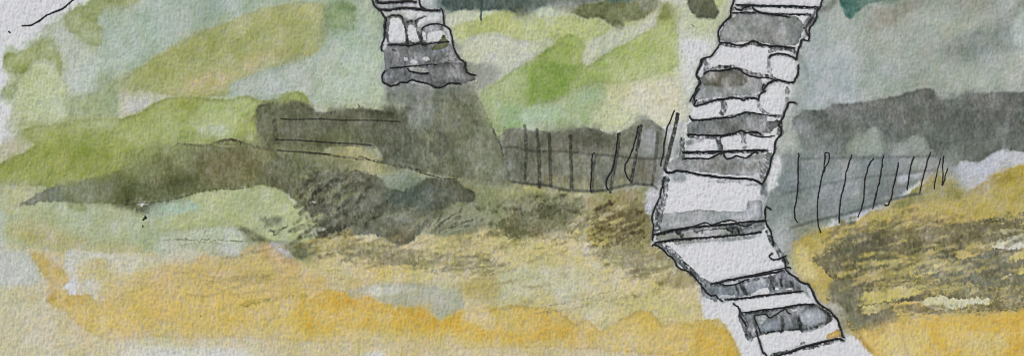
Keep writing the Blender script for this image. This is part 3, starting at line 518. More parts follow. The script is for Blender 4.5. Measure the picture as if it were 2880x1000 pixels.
# brushed dark grass on the slope
DG = (116,112,86)
W([(2270,728),(2310,694),(2400,662),(2450,648),(2520,642),(2600,632),(2700,628),(2760,616),(2880,596),(2880,872),(2780,876),(2700,878),(2560,888),(2520,890),(2440,905),(2420,935),(2400,950),(2376,900),(2340,870),(2320,830),(2345,790),(2300,745)],
  DG, c2=(134,128,98), dry=.56, ang=-12, soft=1, edge=.04, o='dark_grass')
W([(2280,725),(2330,700),(2420,680),(2560,665),(2600,690),(2580,740),(2480,770),(2380,780),(2320,750)], (112,110,86), c2=(124,120,94), dry=.62, ang=-12, soft=1, edge=0, o='dark_grass', seed=1)
W([(2600,700),(2700,720),(2760,690),(2880,700),(2880,800),(2760,805),(2660,790),(2580,760)], (122,120,98), c2=(116,116,98), dry=.68, ang=-12, soft=1, edge=0, o='dark_grass', seed=1)
W([(2330,790),(2380,775),(2420,800),(2400,860),(2440,890),(2420,930),(2380,890),(2340,850)], (134,130,108), dry=.8, soft=3, edge=0, o='dark_grass', seed=1)
W([(2440,875),(2520,868),(2530,895),(2440,925),(2405,900)], (116,112,90), c2=(130,126,100), a=.9, soft=4, edge=0)
W([(2600,625),(2640,600),(2700,596),(2700,625),(2640,640)], (140,124,84), dry=.42, ang=-24, soft=1, edge=0, o='dark_grass', seed=2)
W([(2420,630),(2460,610),(2500,640),(2440,660)], (140,126,84), dry=.5, ang=-12, soft=1, edge=0, o='dark_grass')
for P_,c in (([(2776,684),(2840,666),(2880,656),(2880,690),(2850,700),(2800,696)],(202,198,176)),([(2590,858),(2600,838),(2650,832),(2700,842),(2790,838),(2780,850),(2690,862),(2640,872)],(202,196,160)),
   ([(2405,850),(2415,826),(2480,808),(2560,806),(2600,815),(2560,835),(2470,850),(2420,858)],(190,176,114)),([(2420,862),(2480,850),(2520,850),(2470,878),(2424,880)],(190,178,122)),([(2510,850),(2590,842),(2600,865),(2560,885),(2520,885)],(200,172,106)),
   ([(2680,720),(2720,688),(2790,684),(2760,712),(2700,732)],(190,172,112)),([(2612,714),(2620,696),(2652,694),(2640,706)],(186,174,104)),([(2620,748),(2650,730),(2668,738),(2640,748)],(188,178,108)),([(2588,768),(2620,762),(2660,760),(2620,772)],(190,180,120)),
   ([(2836,722),(2880,700),(2880,728),(2850,730)],(188,176,110)),([(2850,756),(2880,750),(2880,770),(2856,768)],(190,176,110)),([(2812,782),(2840,768),(2850,770),(2826,784)],(190,178,130)),([(2670,796),(2740,790),(2736,798),(2690,802)],(176,168,122)),
   ([(2400,668),(2500,640),(2560,640),(2480,680),(2420,690)],(156,146,98)),([(2490,690),(2530,672),(2700,640),(2640,662),(2560,684)],(174,162,104)),([(2330,728),(2380,715),(2400,710),(2380,722),(2350,730)],(158,152,104)),([(2350,770),(2400,752),(2420,765),(2370,785)],(176,164,110)),
   ([(2400,790),(2450,765),(2520,745),(2530,755),(2470,785),(2410,800)],(166,152,106)),([(2810,645),(2870,640),(2880,650),(2820,662)],(190,186,150))):
    W(P_, c, soft=1, warp=4, fine=5, edge=.02, o='ochre_slope')
W([(2370,712),(2400,665),(2560,640),(2640,650),(2560,690),(2440,700)], (182,168,106), dry=.3, ang=-18, soft=1, edge=0, seed=3)
W([(2440,770),(2600,750),(2640,800),(2560,830),(2440,820)], (180,166,108), dry=.34, ang=-12, soft=1, edge=0, seed=3)
# many small dry-brush flicks
_q = random.Random(11)
def flicks(cx, cy, rx, ry, n, cols, ang, l0, l1, w0, w1, a0=.55, a1=.95, box=None):
    for _ in range(n):
        x = _q.gauss(cx, rx*.55); y = _q.gauss(cy, ry*.55); l = _q.uniform(l0, l1)/2; t_ = math.radians(ang+_q.gauss(0, 8))
        if box and not (box[0] < x < box[1] and box[2] < y < box[3]): continue
        dx, dy = math.cos(t_)*l, math.sin(t_)*l; b_ = _q.uniform(-.12, .12)*l*2
        S([(x-dx, y-dy), (x, y+b_), (x+dx, y+dy)], _q.uniform(w0, w1), _q.choice(cols), a=_q.uniform(a0, a1), dry=_q.uniform(.5, .72), rough=1.8, soft=2)
DK = ((70,71,54),(86,85,66),(62,62,50)); MD = ((120,114,82),(134,128,94),(108,104,78)); YL = ((200,190,132),(196,182,118),(206,198,154),(184,170,110))
flicks(940, 560, 120, 90, 70, DK, -36, 14, 60, 5, 13, box=(840,1080,470,680))
flicks(930, 560, 110, 90, 26, ((158,160,116),(146,146,108),(150,142,118)), -36, 12, 46, 4, 9, .5, .9)
flicks(900, 655, 90, 26, 26, DK, -18, 20, 80, 4, 9)
flicks(930, 690, 130, 24, 26, ((186,168,100),(178,164,104),(150,140,96)), -14, 20, 60, 5, 12)
flicks(1230, 620, 110, 40, 26, ((108,108,88),(124,124,100),(150,152,124)), -34, 24, 70, 4, 11)
flicks(1500, 585, 140, 46, 80, ((78,78,58),(92,92,68)), -22, 6, 22, 4, 9, .5, .9)
flicks(1580, 650, 200, 26, 50, MD, -16, 14, 60, 2, 6, box=(1300,1835,600,700))
flicks(1440, 640, 110, 22, 36, ((98,98,70),(112,110,80)), -14, 20, 60, 4, 9, .5, .9)
flicks(1730, 620, 100, 60, 60, ((92,82,56),(110,100,68),(80,72,54)), -24, 12, 50, 4, 12, .5, .9, box=(1620,1830,560,720))
flicks(1700, 620, 90, 50, 22, YL, -22, 14, 46, 4, 9, .5, .9, box=(1600,1825,570,720))
flicks(1040, 715, 220, 24, 60, ((132,128,98),(146,138,102),(116,112,88)), -8, 24, 90, 3, 8, .5, .9)
flicks(1270, 742, 120, 30, 50, ((140,134,104),(128,124,98),(152,144,108)), -10, 16, 70, 3, 9, .5, .9)
flicks(1270, 742, 120, 26, 16, YL, -10, 20, 60, 3, 7)
flicks(1790, 740, 110, 46, 60, ((138,130,100),(126,118,90),(150,142,110)), -14, 16, 64, 3, 9, .5, .9, box=(1620,1960,690,830))
flicks(1150, 700, 420, 34, 70, ((130,126,92),(146,138,98),(116,112,84)), -16, 20, 80, 2, 6, .4, .8, box=(700,1700,640,790))
flicks(1350, 790, 380, 26, 26, ((156,146,104),(146,136,98)), -16, 30, 110, 1.5, 4, .4, .8, box=(700,1800,740,860))
flicks(1620, 840, 160, 26, 26, ((150,144,112),(160,150,112)), -14, 30, 110, 1.5, 3.5, .5, .85)
flicks(700, 790, 160, 30, 16, ((160,144,90),(150,138,96)), -8, 30, 120, 2, 6, .5, .85)
flicks(2580, 710, 330, 95, 170, ((104,101,76),(116,110,82),(94,92,72)), -14, 18, 90, 4, 13, .5, .95, box=(2330,2900,600,880))
flicks(2600, 720, 330, 110, 95, YL, -15, 14, 80, 3, 9, .45, .85, box=(2350,2900,610,870))
flicks(2460, 650, 130, 36, 60, ((124,116,84),(138,128,88)), -20, 12, 50, 3, 9, .55, .9, box=(2290,2640,590,740))
flicks(2700, 660, 200, 20, 26, ((112,107,80),(122,116,86)), -16, 60, 150, 6, 14, .5, .85, box=(2300,2900,600,900))
flicks(2540, 740, 240, 50, 34, ((198,184,126),(190,174,112)), -10, 40, 110, 5, 11, .6, .95, box=(2400,2850,600,870))
flicks(2420, 690, 90, 30, 26, ((104,102,82),(114,110,86)), -20, 40, 100, 5, 12, .6, .95, box=(2290,2600,630,800))
flicks(2620, 612, 130, 20, 40, ((140,124,84),(152,136,90)), -24, 8, 34, 3, 8, .5, .9)
flicks(2620, 868, 220, 14, 40, ((130,122,90),(146,134,92),(120,112,84)), -4, 20, 90, 3, 9, .5, .9)
flicks(2380, 860, 50, 60, 40, ((126,124,104),(140,136,112),(112,108,90)), -30, 12, 44, 4, 12, .5, .9, box=(2340,2480,780,960))
# white corridor round the lower flight
W([(1975,812),(1992,826),(2035,848),(2078,868),(2086,920),(2112,958),(2130,945),(2330,930),(2375,948),(2398,946),(2412,954),(2422,976),(2456,1000),(2088,1000),(2078,950),(2058,920),(2012,892),(1982,896),(1974,860),(1966,822)], (212,212,214), soft=2, edge=.02, o='paper')
W([(2288,815),(2310,850),(2350,850),(2376,870),(2378,930),(2362,920),(2352,890),(2300,852)], (178,176,164), c2=(164,160,146), soft=4, edge=.02)
# ------------------------------------------------------------------ LEFT FLIGHT OF STEPS (washes)
A='left/'
W([(1045,0),(1180,0),(1196,28),(1240,24),(1248,36),(1250,70),(1265,84),(1272,108),(1280,140),(1293,166),(1308,178),(1314,204),(1340,212),(1340,228),(1292,236),(1262,234),(1247,244),(1223,245),(1208,236),(1161,225),(1128,232),(1094,242),(1078,234),(1074,218),(1083,196),(1080,150),(1074,130),(1083,92),(1085,56),(1070,30)], (196,197,192), soft=1, warp=1, fine=1, edge=0, o=A+'tread.0', ch=0)
W([(1082,128),(1270,122),(1293,166),(1308,178),(1314,204),(1340,212),(1340,228),(1292,236),(1262,234),(1247,244),(1223,245),(1208,236),(1161,225),(1128,232),(1094,242),(1078,234),(1074,218),(1083,196),(1080,150)], (132,130,126), soft=1, warp=1, edge=0)
W([(1051,2),(1172,0),(1176,24),(1068,28),(1062,20)], (160,162,160), c2=(140,142,140), soft=1, warp=1, fine=1, edge=.05, o=A+'riser.0')
S([(1066,28),(1098,29),(1129,24),(1176,27),(1236,31)], 8, (60,58,58), a=.9, dry=.85)
S([(1056,6),(1070,10),(1172,8)], 6, (66,64,66), a=.85, dry=.8)
S([(1176,0),(1184,16),(1196,27)], 7, (110,110,110), a=.7, dry=.7)
W([(1196,0),(1232,0),(1240,24),(1200,26),(1184,14)], (176,184,178), soft=2, warp=1)
W([(1084,48),(1100,42),(1128,44),(1150,55),(1182,56),(1192,48),(1210,50),(1190,70),(1200,90),(1184,100),(1190,124),(1090,126),(1082,92)], (128,126,124), c2=(112,110,108), soft=2, warp=2, edge=.1, o=A+'tread.0')
W([(1096,55),(1106,50),(1122,51),(1134,66),(1140,92),(1142,120),(1098,120),(1092,100),(1094,72)], (208,208,208), soft=1, warp=1, edge=.05, er=4, o=A+'stone.0')
W([(1146,72),(1156,68),(1166,72),(1176,100),(1180,118),(1160,120),(1148,112)], (202,202,200), soft=1, warp=1, edge=.05, o=A+'stone.1')
W([(1176,66),(1186,52),(1210,46),(1234,46),(1242,60),(1240,68),(1210,70),(1182,78),(1172,74)], (204,204,202), soft=1, warp=1, edge=.04, o=A+'stone.2')
W([(1184,84),(1196,73),(1219,67),(1243,70),(1250,80),(1246,92),(1210,88),(1200,96),(1200,118),(1188,118),(1180,100)], (108,106,104), c2=(122,120,118), soft=2, warp=1, edge=.1, o=A+'stone.3')
W([(1188,90),(1197,88),(1199,112),(1190,114)], (196,196,196), soft=1, warp=1, edge=0)
W([(1208,92),(1225,88),(1244,86),(1244,100),(1212,106)], (200,200,198), soft=1, warp=1, edge=0)
W([(1246,84),(1256,84),(1260,110),(1252,118),(1246,104)], (160,160,140), soft=2, a=.8)
W([(1088,128),(1150,126),(1200,124),(1268,120),(1278,140),(1290,166),(1240,172),(1200,180),(1088,190),(1082,170),(1090,150)], (106,104,103), c2=(124,122,120), soft=2, warp=2, edge=.08, o=A+'riser.1', g=(1120,150,1280,160,(138,136,134)))
W([(1236,150),(1260,142),(1282,152),(1290,168),(1240,174),(1230,165)], (190,190,186), dry=.6, soft=1, o=A+'riser.1')
for P_ in ([(1134,166),(1142,160),(1150,170),(1140,175)],[(1152,172),(1164,166),(1176,172),(1172,182),(1156,180)],[(1186,166),(1200,158),(1214,166),(1200,174)]): W(P_, (188,188,184), soft=1, warp=1, a=.85, edge=0)
S([(1104,140),(1112,142)], 5, (60,58,60), a=.8)
W([(1208,142),(1234,116),(1247,95),(1256,110),(1270,122),(1243,139)], (112,116,78), c2=(92,96,66), soft=1, warp=1, edge=.12, o='leaf_tuft')
W([(1084,192),(1200,186),(1300,176),(1308,190),(1314,205),(1338,213),(1338,226),(1292,235),(1262,233),(1247,242),(1223,243),(1208,234),(1161,224),(1128,231),(1094,240),(1079,232),(1076,218)], (112,110,108), c2=(126,124,122), soft=1, warp=1, edge=.1, o=A+'riser.2')
W([(1145,190),(1160,188),(1202,192),(1204,203),(1176,205),(1157,201)], (170,170,160), soft=1, warp=1, edge=.08, o=A+'stone.4')
W([(1210,230),(1216,195),(1235,180),(1270,178),(1290,200),(1292,226),(1262,232),(1240,238)], (116,114,110), c2=(128,126,122), soft=1, warp=1, edge=.12, o=A+'stone.5')
S([(1212,228),(1215,200),(1228,182),(1260,178),(1300,180)], 4, (84,82,80), a=.7, dry=.6)
S([(1148,230),(1154,205)], 5, (92,90,88), a=.5, dry=.6)
for Q in ([(1090,50),(1100,44),(1124,44),(1134,56),(1142,90),(1146,122)],[(1146,62),(1166,60),(1174,82),(1184,118)],[(1170,60),(1180,52),(1196,47)],[(1084,60),(1086,90),(1092,118)],[(1090,126),(1140,124),(1196,122),(1240,118)]):
    S(Q, 6, (66,64,64), a=.85, dry=.7)
# ------------------------------------------------------------------ RIGHT FLIGHT OF STEPS (washes)
B='right/'; G1=(154,153,150)
EDGE=[(2062,0),(2055,23),(2054,45),(2024,78),(2019,96),(2024,122),(2001,157),(1972,168),(1972,180),(1958,208),(1968,231),(1954,255),(1940,284),(1954,294),(1940,330),(1924,385),(1914,400),(1918,445),(1880,445),(1870,475),(1864,494),(1854,557),(1837,604),(1837,639),(1835,688),(1852,693),(1876,713),(1895,732),(1911,754),(1935,762),(1958,783),(1978,811),(1993,828),(2030,848),(2062,852),(2077,865),(2085,889),(2099,916),(2112,956),(2142,987),(2157,998),(2170,998),(2290,968),(2372,956),(2375,948),(2365,928),(2355,897),(2338,875),(2302,855),(2291,834),(2273,799),(2248,787),(2222,771),(2210,756),(2200,724),(2167,650),(2152,620),(2152,590),(2158,560),(2144,518),(2163,475),(2177,428),(2181,397),(2199,365),(2202,330),(2218,292),(2210,240),(2230,231),(2242,213),(2246,182),(2240,168),(2253,114),(2274,112),(2275,82),(2294,59),(2296,35),(2312,0)]
W(EDGE, (212,212,212), soft=1, warp=1, fine=1, edge=0, o=B+'tread.0', ch=0)
def zone(n, kind, P_): W(P_, (212,212,212), a=0, soft=0, warp=1, fine=1, edge=0, ch=0, o=B+kind+'.%d' % n)
zone(1,'tread',[(2056,18),(2300,22),(2283,40),(2056,36)])
zone(2,'tread',[(2024,126),(2240,134),(2240,168),(2160,160),(2150,220),(2067,195),(1980,205),(1972,168),(2001,157)])
zone(3,'tread',[(1954,295),(2130,280),(2150,320),(1950,338)])
zone(4,'tread',[(1924,388),(2178,380),(2175,424),(1916,430)])
zone(5,'tread',[(1868,484),(2144,518),(2154,620),(1845,655),(1837,604)])
zone(6,'tread',[(1845,684),(2150,650),(2210,756),(1998,798),(1935,762)])
zone(7,'tread',[(2030,848),(2258,816),(2302,855),(2085,880)])
zone(8,'tread',[(2105,956),(2330,905),(2375,948),(2157,998)])
W([(2060,38),(2120,36),(2220,44),(2250,52),(2262,76),(2256,98),(2240,128),(2190,128),(2118,116),(2060,122),(2026,118),(2020,92),(2042,62)], G1, c2=(142,141,138), soft=1, warp=2, edge=.1, o=B+'riser.1')
W([(2062,36),(2072,40),(2066,50),(2056,50)], (208,208,208), soft=1, warp=0)
W([(2270,42),(2296,34),(2292,58),(2275,84),(2272,112),(2254,112),(2264,84),(2256,60)], (122,120,118), c2=(146,144,142), dry=.8, ang=-60, soft=1, edge=0, o=B+'riser.1')
W([(2240,42),(2262,42),(2262,66),(2252,54)], (206,206,204), soft=1, warp=1, edge=0)
for Q,w,c in (([(2270,40),(2284,50),(2266,76),(2272,100)],6,(96,94,94)),([(2298,22),(2280,60),(2262,80)],7,(104,102,102)),([(2068,17),(2180,19),(2298,24)],7,(88,86,88)),([(2056,38),(2150,38),(2283,43)],5,(110,108,108)),([(2060,26),(2090,28),(2110,24)],7,(140,138,138)),
   ([(2026,122),(2080,132),(2110,122),(2150,130),(2232,137)],9,(104,102,100)),([(2165,145),(2190,136),(2225,140),(2238,150)],10,(120,118,116)),([(1976,176),(1990,182),(1984,205)],14,(150,148,146)),([(1985,200),(2020,190),(2060,188),(2110,205),(2180,218)],9,(108,106,104)),
   ([(1974,172),(1960,206),(1968,235),(1956,262),(1950,290)],8,(120,118,118)),([(2166,165),(2164,190),(2170,212)],14,(158,157,156)),([(1980,284),(2040,274),(2120,268)],8,(150,148,146)),([(1956,292),(2036,278),(2130,276)],6,(110,108,108)),
   ([(2034,284),(2038,300),(2032,318)],15,(116,114,114)),([(1950,340),(2036,331),(2100,320),(2150,325)],8,(110,108,106)),([(2132,270),(2134,295),(2150,316),(2180,326)],10,(132,130,128)),([(2212,250),(2214,290),(2200,322),(2180,328)],10,(138,138,138)),([(2150,240),(2142,262)],8,(120,118,116)),
   ([(1940,382),(2009,386),(2085,372),(2140,382)],10,(98,96,96)),([(1918,392),(1918,440)],13,(118,116,116)),([(2020,388),(2026,418)],14,(106,104,104)),([(2090,374),(2094,412)],13,(128,126,126)),([(1925,428),(2009,430),(2150,424)],9,(88,86,88)),([(2180,352),(2196,345),(2190,380)],12,(112,112,112))):
    S(Q, w*1.12, tuple(v*(.72 if c[0]<125 else .88) for v in c), a=.88, dry=.72, rough=2.5)
W([(2165,160),(2180,150),(2205,149),(2230,160),(2244,180),(2244,210),(2232,230),(2214,231),(2186,222),(2170,212),(2172,190)], (213,213,212), soft=1, warp=1, edge=.03, o=B+'boulder.0')
W([(2150,250),(2162,234),(2184,227),(2204,232),(2210,256),(2206,290),(2196,314),(2180,322),(2160,318),(2148,296),(2144,270)], (210,210,208), soft=1, warp=1, edge=.03, o=B+'boulder.1')
W([(1972,212),(1995,202),(2067,194),(2110,214),(2144,220),(2146,245),(2136,262),(2060,270),(1960,280),(1956,262),(1968,232)], (160,159,157), c2=(152,151,149), soft=1, warp=2, edge=.06, o=B+'riser.2')
W([(1974,212),(1995,203),(2067,195),(2102,212),(2104,228),(2090,242),(2040,246),(1975,238)], (126,122,114), c2=(136,132,120), soft=2, warp=2, edge=.1)
W([(2000,272),(2060,270),(2136,262),(2128,272),(2040,278)], (200,200,198), soft=1, warp=1, edge=0, dry=.7)
W([(1938,342),(1975,340),(2060,330),(2100,319),(2152,326),(2184,345),(2170,372),(2142,376),(2126,370),(2085,366),(2048,378),(1940,380),(1930,366)], (138,137,134), c2=(126,125,123), soft=1, warp=2, edge=.08, o=B+'riser.3')
W([(2150,345),(2184,332),(2192,346),(2180,360),(2168,372)], (108,107,106), soft=1, warp=1, edge=.1, o=B+'boulder.2')
W([(2154,330),(2172,328),(2186,336),(2160,342)], (196,196,194), soft=1, warp=1, edge=0)
W([(1916,444),(1990,446),(2024,434),(2036,434),(2042,446),(2100,444),(2126,430),(2150,430),(2144,470),(2126,494),(2050,492),(1950,480),(1882,480),(1878,462),(1890,446)], (152,150,146), c2=(144,142,138), soft=1, warp=2, edge=.05, o=B+'riser.4')
W([(1900,450),(1990,452),(2080,452),(2136,458),(2130,480),(2060,478),(1950,466),(1900,470)], (134,130,122), a=.8, soft=3, edge=.05)
W([(2044,430),(2110,432),(2096,440),(2066,438),(2046,442)], (206,206,204), soft=1, warp=1, edge=0)
W([(2132,452),(2156,430),(2176,428),(2162,476),(2144,516),(2132,492),(2140,470)], (108,107,105), c2=(140,140,138), dry=.85, ang=40, soft=1, edge=0, o=B+'riser.4')
W([(2108,502),(2130,480),(2138,498),(2132,506)], (198,198,196), soft=1, warp=1, a=.9)
for P_ in ([(1926,396),(1950,392),(1950,402),(1930,412)],): W(P_, (120,118,116), a=.6, soft=3)
W([(1930,392),(1975,390),(1982,398),(1950,404),(1930,412)], (146,144,142), a=.8, soft=2)
W([(1876,488),(1900,484),(1935,488),(1930,510),(1905,512),(1878,508)], (158,157,158), soft=3, edge=.04, a=.9)
W([(1980,498),(2060,504),(2144,520),(2138,526),(2060,514),(1990,512)], (140,139,138), dry=.65, soft=1, edge=0)
W([(1860,602),(1900,596),(1960,590),(2030,592),(2100,592),(2100,568),(2142,558),(2144,616),(2080,622),(2010,628),(1955,640),(1860,654),(1850,640)], (166,166,167), c2=(158,158,158), soft=1, warp=3, edge=.08, o=B+'tread.5')
W([(2140,516),(2156,512),(2158,560),(2150,620),(2142,614),(2140,560)], (116,116,116), c2=(150,150,148), soft=2, warp=1, edge=.05, o=B+'tread.5')
S([(1872,505),(1866,545),(1854,600),(1846,640)], 22, (92,90,90), a=.9, dry=.72, rough=3)
S([(1868,500),(1862,560),(1848,620),(1842,655)], 7, (84,82,82), a=.6, dry=.7)
W([(1846,658),(1950,642),(2060,632),(2150,622),(2154,646),(2060,658),(1960,664),(1900,670),(1846,680)], (168,166,162), c2=(156,155,152), soft=1, warp=1, edge=.05, o=B+'riser.5')
for Q,w,c in (([(1906,650),(1916,660)],14,(98,96,96)),([(1955,650),(1975,652)],9,(110,108,108)),([(2054,640),(2076,650)],22,(92,90,90)),([(1856,664),(1870,668)],8,(170,170,140)),([(1960,648),(2050,640),(2080,636)],4,(90,88,88)),([(2090,644),(2140,632)],8,(130,129,128)),
   ([(1848,658),(1900,648),(1950,641),(2060,631),(2150,621)],7,(84,82,84)),([(1845,683),(1900,674),(1990,668),(2060,661),(2140,652)],7,(84,82,84)),([(1900,682),(1990,676),(2060,672),(2120,664)],8,(150,148,146)),
   ([(1850,686),(1880,700),(1910,730),(1940,758),(1968,785),(1998,800)],15,(108,107,107)),([(2160,652),(2178,690),(2196,716),(2212,738)],13,(120,120,120)),([(2166,662),(2176,684)],7,(60,58,60))):
    S(Q, w*1.15, tuple(v*(.72 if c[0]<125 else .9) for v in c), a=.88, dry=.74, rough=2.5)
W([(1884,684),(1990,674),(2140,656),(2150,668),(2060,682),(1960,684),(1910,694)], (176,175,174), a=.7, soft=3, edge=.03)
W([(1886,712),(1915,735),(1916,752),(1900,740)], (190,188,176), a=.7, soft=3)
W([(1974,803),(2004,796),(2100,786),(2160,774),(2212,762),(2246,786),(2258,814),(2160,824),(2066,836),(2018,842),(1992,842),(1972,822)], (128,131,133), c2=(138,140,141), soft=1, warp=2, edge=.12, o=B+'riser.6')
W([(1978,805),(2000,800),(2016,815),(2018,838),(1996,840),(1975,822)], (112,114,116), a=.8, soft=2)
W([(2034,792),(2078,786),(2076,794),(2050,800),(2036,800)], (204,204,204), soft=1, warp=1, edge=0)
W([(2108,826),(2136,814),(2156,804),(2166,816),(2160,824),(2112,832)], (204,204,204), soft=1, warp=1, edge=0)
W([(2018,832),(2040,828),(2070,830),(2060,840),(2030,842)], (192,192,192), soft=1, warp=1, edge=0, a=.8)
W([(2156,778),(2206,764),(2246,788),(2256,814),(2170,820),(2156,800)], (96,94,94), c2=(124,123,122), dry=.82, ang=-50, soft=1, edge=0, o=B+'riser.6')
for P_ in ([(2176,816),(2184,804),(2196,816)],[(2210,814),(2220,806),(2232,812)]): W(P_, (198,198,198), soft=1, warp=1, edge=0)
for Q,w,c in (([(2086,794),(2090,812),(2098,826)],10,(98,98,98)),([(2090,792),(2120,786),(2160,780)],6,(96,95,95)),([(2040,842),(2100,838),(2180,828),(2250,818)],6,(92,90,90)),([(2070,800),(2076,826)],8,(110,112,112)),([(2000,800),(2040,804),(2060,800)],4,(110,110,110)),
   ([(2168,790),(2176,812)],6,(80,78,78)),([(2194,784),(2200,804)],6,(80,78,78)),([(2222,776),(2230,800)],8,(86,84,84))):
    S(Q, w*1.1, tuple(v*(.7 if c[0]<125 else .9) for v in c), a=.85, dry=.76, rough=2.5)
W([(2080,884),(2150,872),(2210,864),(2262,853),(2304,857),(2334,878),(2344,890),(2330,912),(2262,936),(2244,928),(2190,930),(2130,944),(2108,954),(2098,940),(2077,900)], (110,109,108), c2=(128,127,126), soft=1, warp=2, edge=.1, o=B+'riser.7')
W([(2128,888),(2156,884),(2152,904),(2140,918),(2132,905)], (178,177,175), dry=.6, soft=1, edge=0)
W([(2140,912),(2160,898),(2196,890),(2196,920),(2186,930),(2150,934),(2138,928)], (146,150,154), soft=1, warp=1, edge=.14, o=B+'boulder.3')
W([(2206,896),(2220,890),(2236,918),(2206,922)], (136,138,140), soft=1, warp=1, edge=.1, o=B+'boulder.4')
W([(2258,876),(2280,864),(2304,866),(2322,886),(2318,900),(2290,912),(2258,914),(2252,896)], (150,153,156), c2=(160,162,164), soft=1, warp=1, edge=.12, o=B+'boulder.5')
for P_ in ([(2214,870),(2240,866),(2262,864),(2256,872),(2226,878)],[(2170,874),(2196,868),(2184,876)],[(2256,930),(2300,918),(2330,905),(2310,922),(2264,938)],[(2168,928),(2184,924),(2180,932)],[(2118,920),(2130,916),(2134,930),(2120,934)]):
    W(P_, (196,196,194), soft=1, warp=2, edge=0, dry=.7)
for Q,w,c in (([(2084,886),(2096,912),(2110,950)],16,(92,90,90)),([(2200,890),(2204,920),(2196,932)],7,(84,83,83)),([(2244,886),(2250,916)],9,(88,87,87)),([(2310,866),(2332,884),(2326,906)],8,(100,99,99)),([(2090,882),(2150,874),(2210,865),(2262,855),(2310,860)],7,(92,90,90)),([(2136,935),(2190,930),(2240,925),(2300,918)],6,(100,99,99)),([(2120,895),(2128,930)],7,(96,95,95)),
   ([(2172,998),(2230,987),(2290,970),(2340,958)],12,(100,99,99)),([(2254,966),(2260,962)],5,(120,119,119))):
    S(Q, w*1.15, tuple(v*(.68 if c[0]<125 else .9) for v in c), a=.85, dry=.74, rough=2.5)
W([(2322,950),(2328,938),(2345,930),(2363,922),(2370,940),(2371,950),(2340,949),(2326,956)], (206,166,92), c2=(210,178,116), soft=1, warp=1, edge=.14, o='ochre_pebble')
W([(2376,946),(2398,946),(2412,954),(2422,976),(2456,1000),(2170,1000),(2290,976),(2360,960)], (213,213,215), soft=1, warp=2, edge=0, o='paper')
W([(2195,770),(2215,762),(2245,786),(2262,800),(2270,810),(2284,840),(2272,838),(2258,814)], (168,168,166), c2=(140,139,137), a=.8, soft=2)
# grey bands that run beside the pen posts of the middle fence (soft pencil shading on the hedge)
W([(1884,395),(1915,400),(1916,446),(1880,446)], (150,150,148), a=.8, soft=4, edge=0)
# ------------------------------------------------------------------ feathering of the washes by the paper's tooth, grain and density clouds
STEP = np.isin(LAB, [i for i, k in enumerate(KEYS) if k.startswith(('left/', 'right/'))])
amp = np.where(STEP, .15, 1.).astype(np.float32)
CR = np.isin(LAB, [i for i, k in enumerate(KEYS) if k in ('dark_ridge', 'hedge', 'fence_hedge', 'meadow', 'olive_hill', 'pale_snowfield', 'grey_sky', 'bright_slope', 'light_streak')])
amp = np.where(CR, .3, amp)
def shift(A, dx, dy):
    jx = np.clip((np.arange(GW)[None]+np.rint(dx/ST)).astype(int), 0, GW-1)
    jy = np.clip((np.arange(GH)[:, None]+np.rint(dy/ST)).astype(int), 0, GH-1)
    return A[jy, jx]
F1 = fbm(8, 91, 2, sy=15, ang=6); F2 = fbm(8, 95, 2, sy=15, ang=6)
T1 = vnoise(7, 14, 141, 8)+.5*vnoise(5, 8, 143, -20); T2 = vnoise(6, 12, 151, -12)+.5*vnoise(4, 7, 153, 30)
WORM = (.55-np.sqrt(np.abs(T1)+.02))+.8*(.55-np.sqrt(np.abs(T2)+.02))        # curled fibres catching or missing pigment
WORM = (WORM-WORM.mean())/WORM.std()
vary = np.clip(.25+1.6*MIX2, .0, 1.)
IMG = shift(IMG, (F1*7*vary+T1*1.2)*amp, (F2*12*vary+T2*1.6)*amp)
# ridge of scribbled pencil above the long shadow
S([(500,404),(540,408),(580,410),(600,404),(622,396),(640,393),(665,395),(690,404),(720,412),(750,420),(790,424)], 7, (98,92,68), a=.7, dry=.6)
S([(625,398),(640,392),(662,394),(676,402)], 9, (80,74,62), a=.7, dry=.6)
S([(540,402),(580,400),(620,410),(660,412)], 5, (170,164,112), a=.6, dry=.5)
S([(850,428),(930,436),(1000,446),(1060,452),(1120,468),(1180,478)], 6, (96,94,72), a=.7, dry=.65)
S([(1076,456),(1120,462),(1180,480)], 9, (90,88,74), a=.7, dry=.65)
S([(1000,448),(1016,440),(1040,450),(1070,460)], 4, (84,84,60), a=.8, dry=.6)
S([(1180,484),(1215,494),(1240,500),(1284,504)], 3.5, (72,72,60), a=.8, dry=.8)
S([(350,574),(400,570),(450,566),(520,552),(560,540),(600,532),(660,532),(700,526)], 4, (76,78,56), a=.55, dry=.6)
# ------------------------------------------------------------------ brushed grey posts and pencil wires of the fences
F='fence/'
PB = (74,73,64)
MID = [([(1476,354),(1480,420),(1476,502)],13,.6),([(1510,365),(1516,440),(1518,526)],15,.65),([(1545,378),(1547,440),(1549,522)],14,.65),([(1604,382),(1606,450),(1608,532)],15,.75),
       ([(1674,440),(1668,490),(1666,538)],10,.6),([(1742,376),(1736,430),(1726,480),(1717,540)],14,.75),([(1803,354),(1796,400),(1786,450),(1775,512)],14,.95),([(1849,372),(1846,430),(1834,518)],14,.55),([(1906,322),(1898,362),(1888,402),(1878,444),(1870,474)],17,.95)]
for k,(Q,w,a) in enumerate(MID):
    S(Q, w*.68, PB if k < 6 else (74,73,70), a=a, dry=.92, o=F+'post.%d' % k, rough=1.2)
S([(1420,360),(1424,440),(1430,500)], 9, (92,92,80), a=.5, dry=.7)
for k,(Q,w,a) in enumerate([([(1415,414),(1450,413),(1500,426),(1559,424),(1637,430),(1664,434),(1704,436),(1766,442),(1833,447),(1870,443)],4,.6),
      ([(1438,510),(1470,514),(1500,518),(1547,522),(1590,534),(1657,537),(1704,534),(1743,524),(1786,518),(1833,520),(1848,530)],5,.75)]):
    S(Q, w*1.2, (66,65,58), a=a, rough=.8, soft=1.5, o=F+'wire.%d' % k)
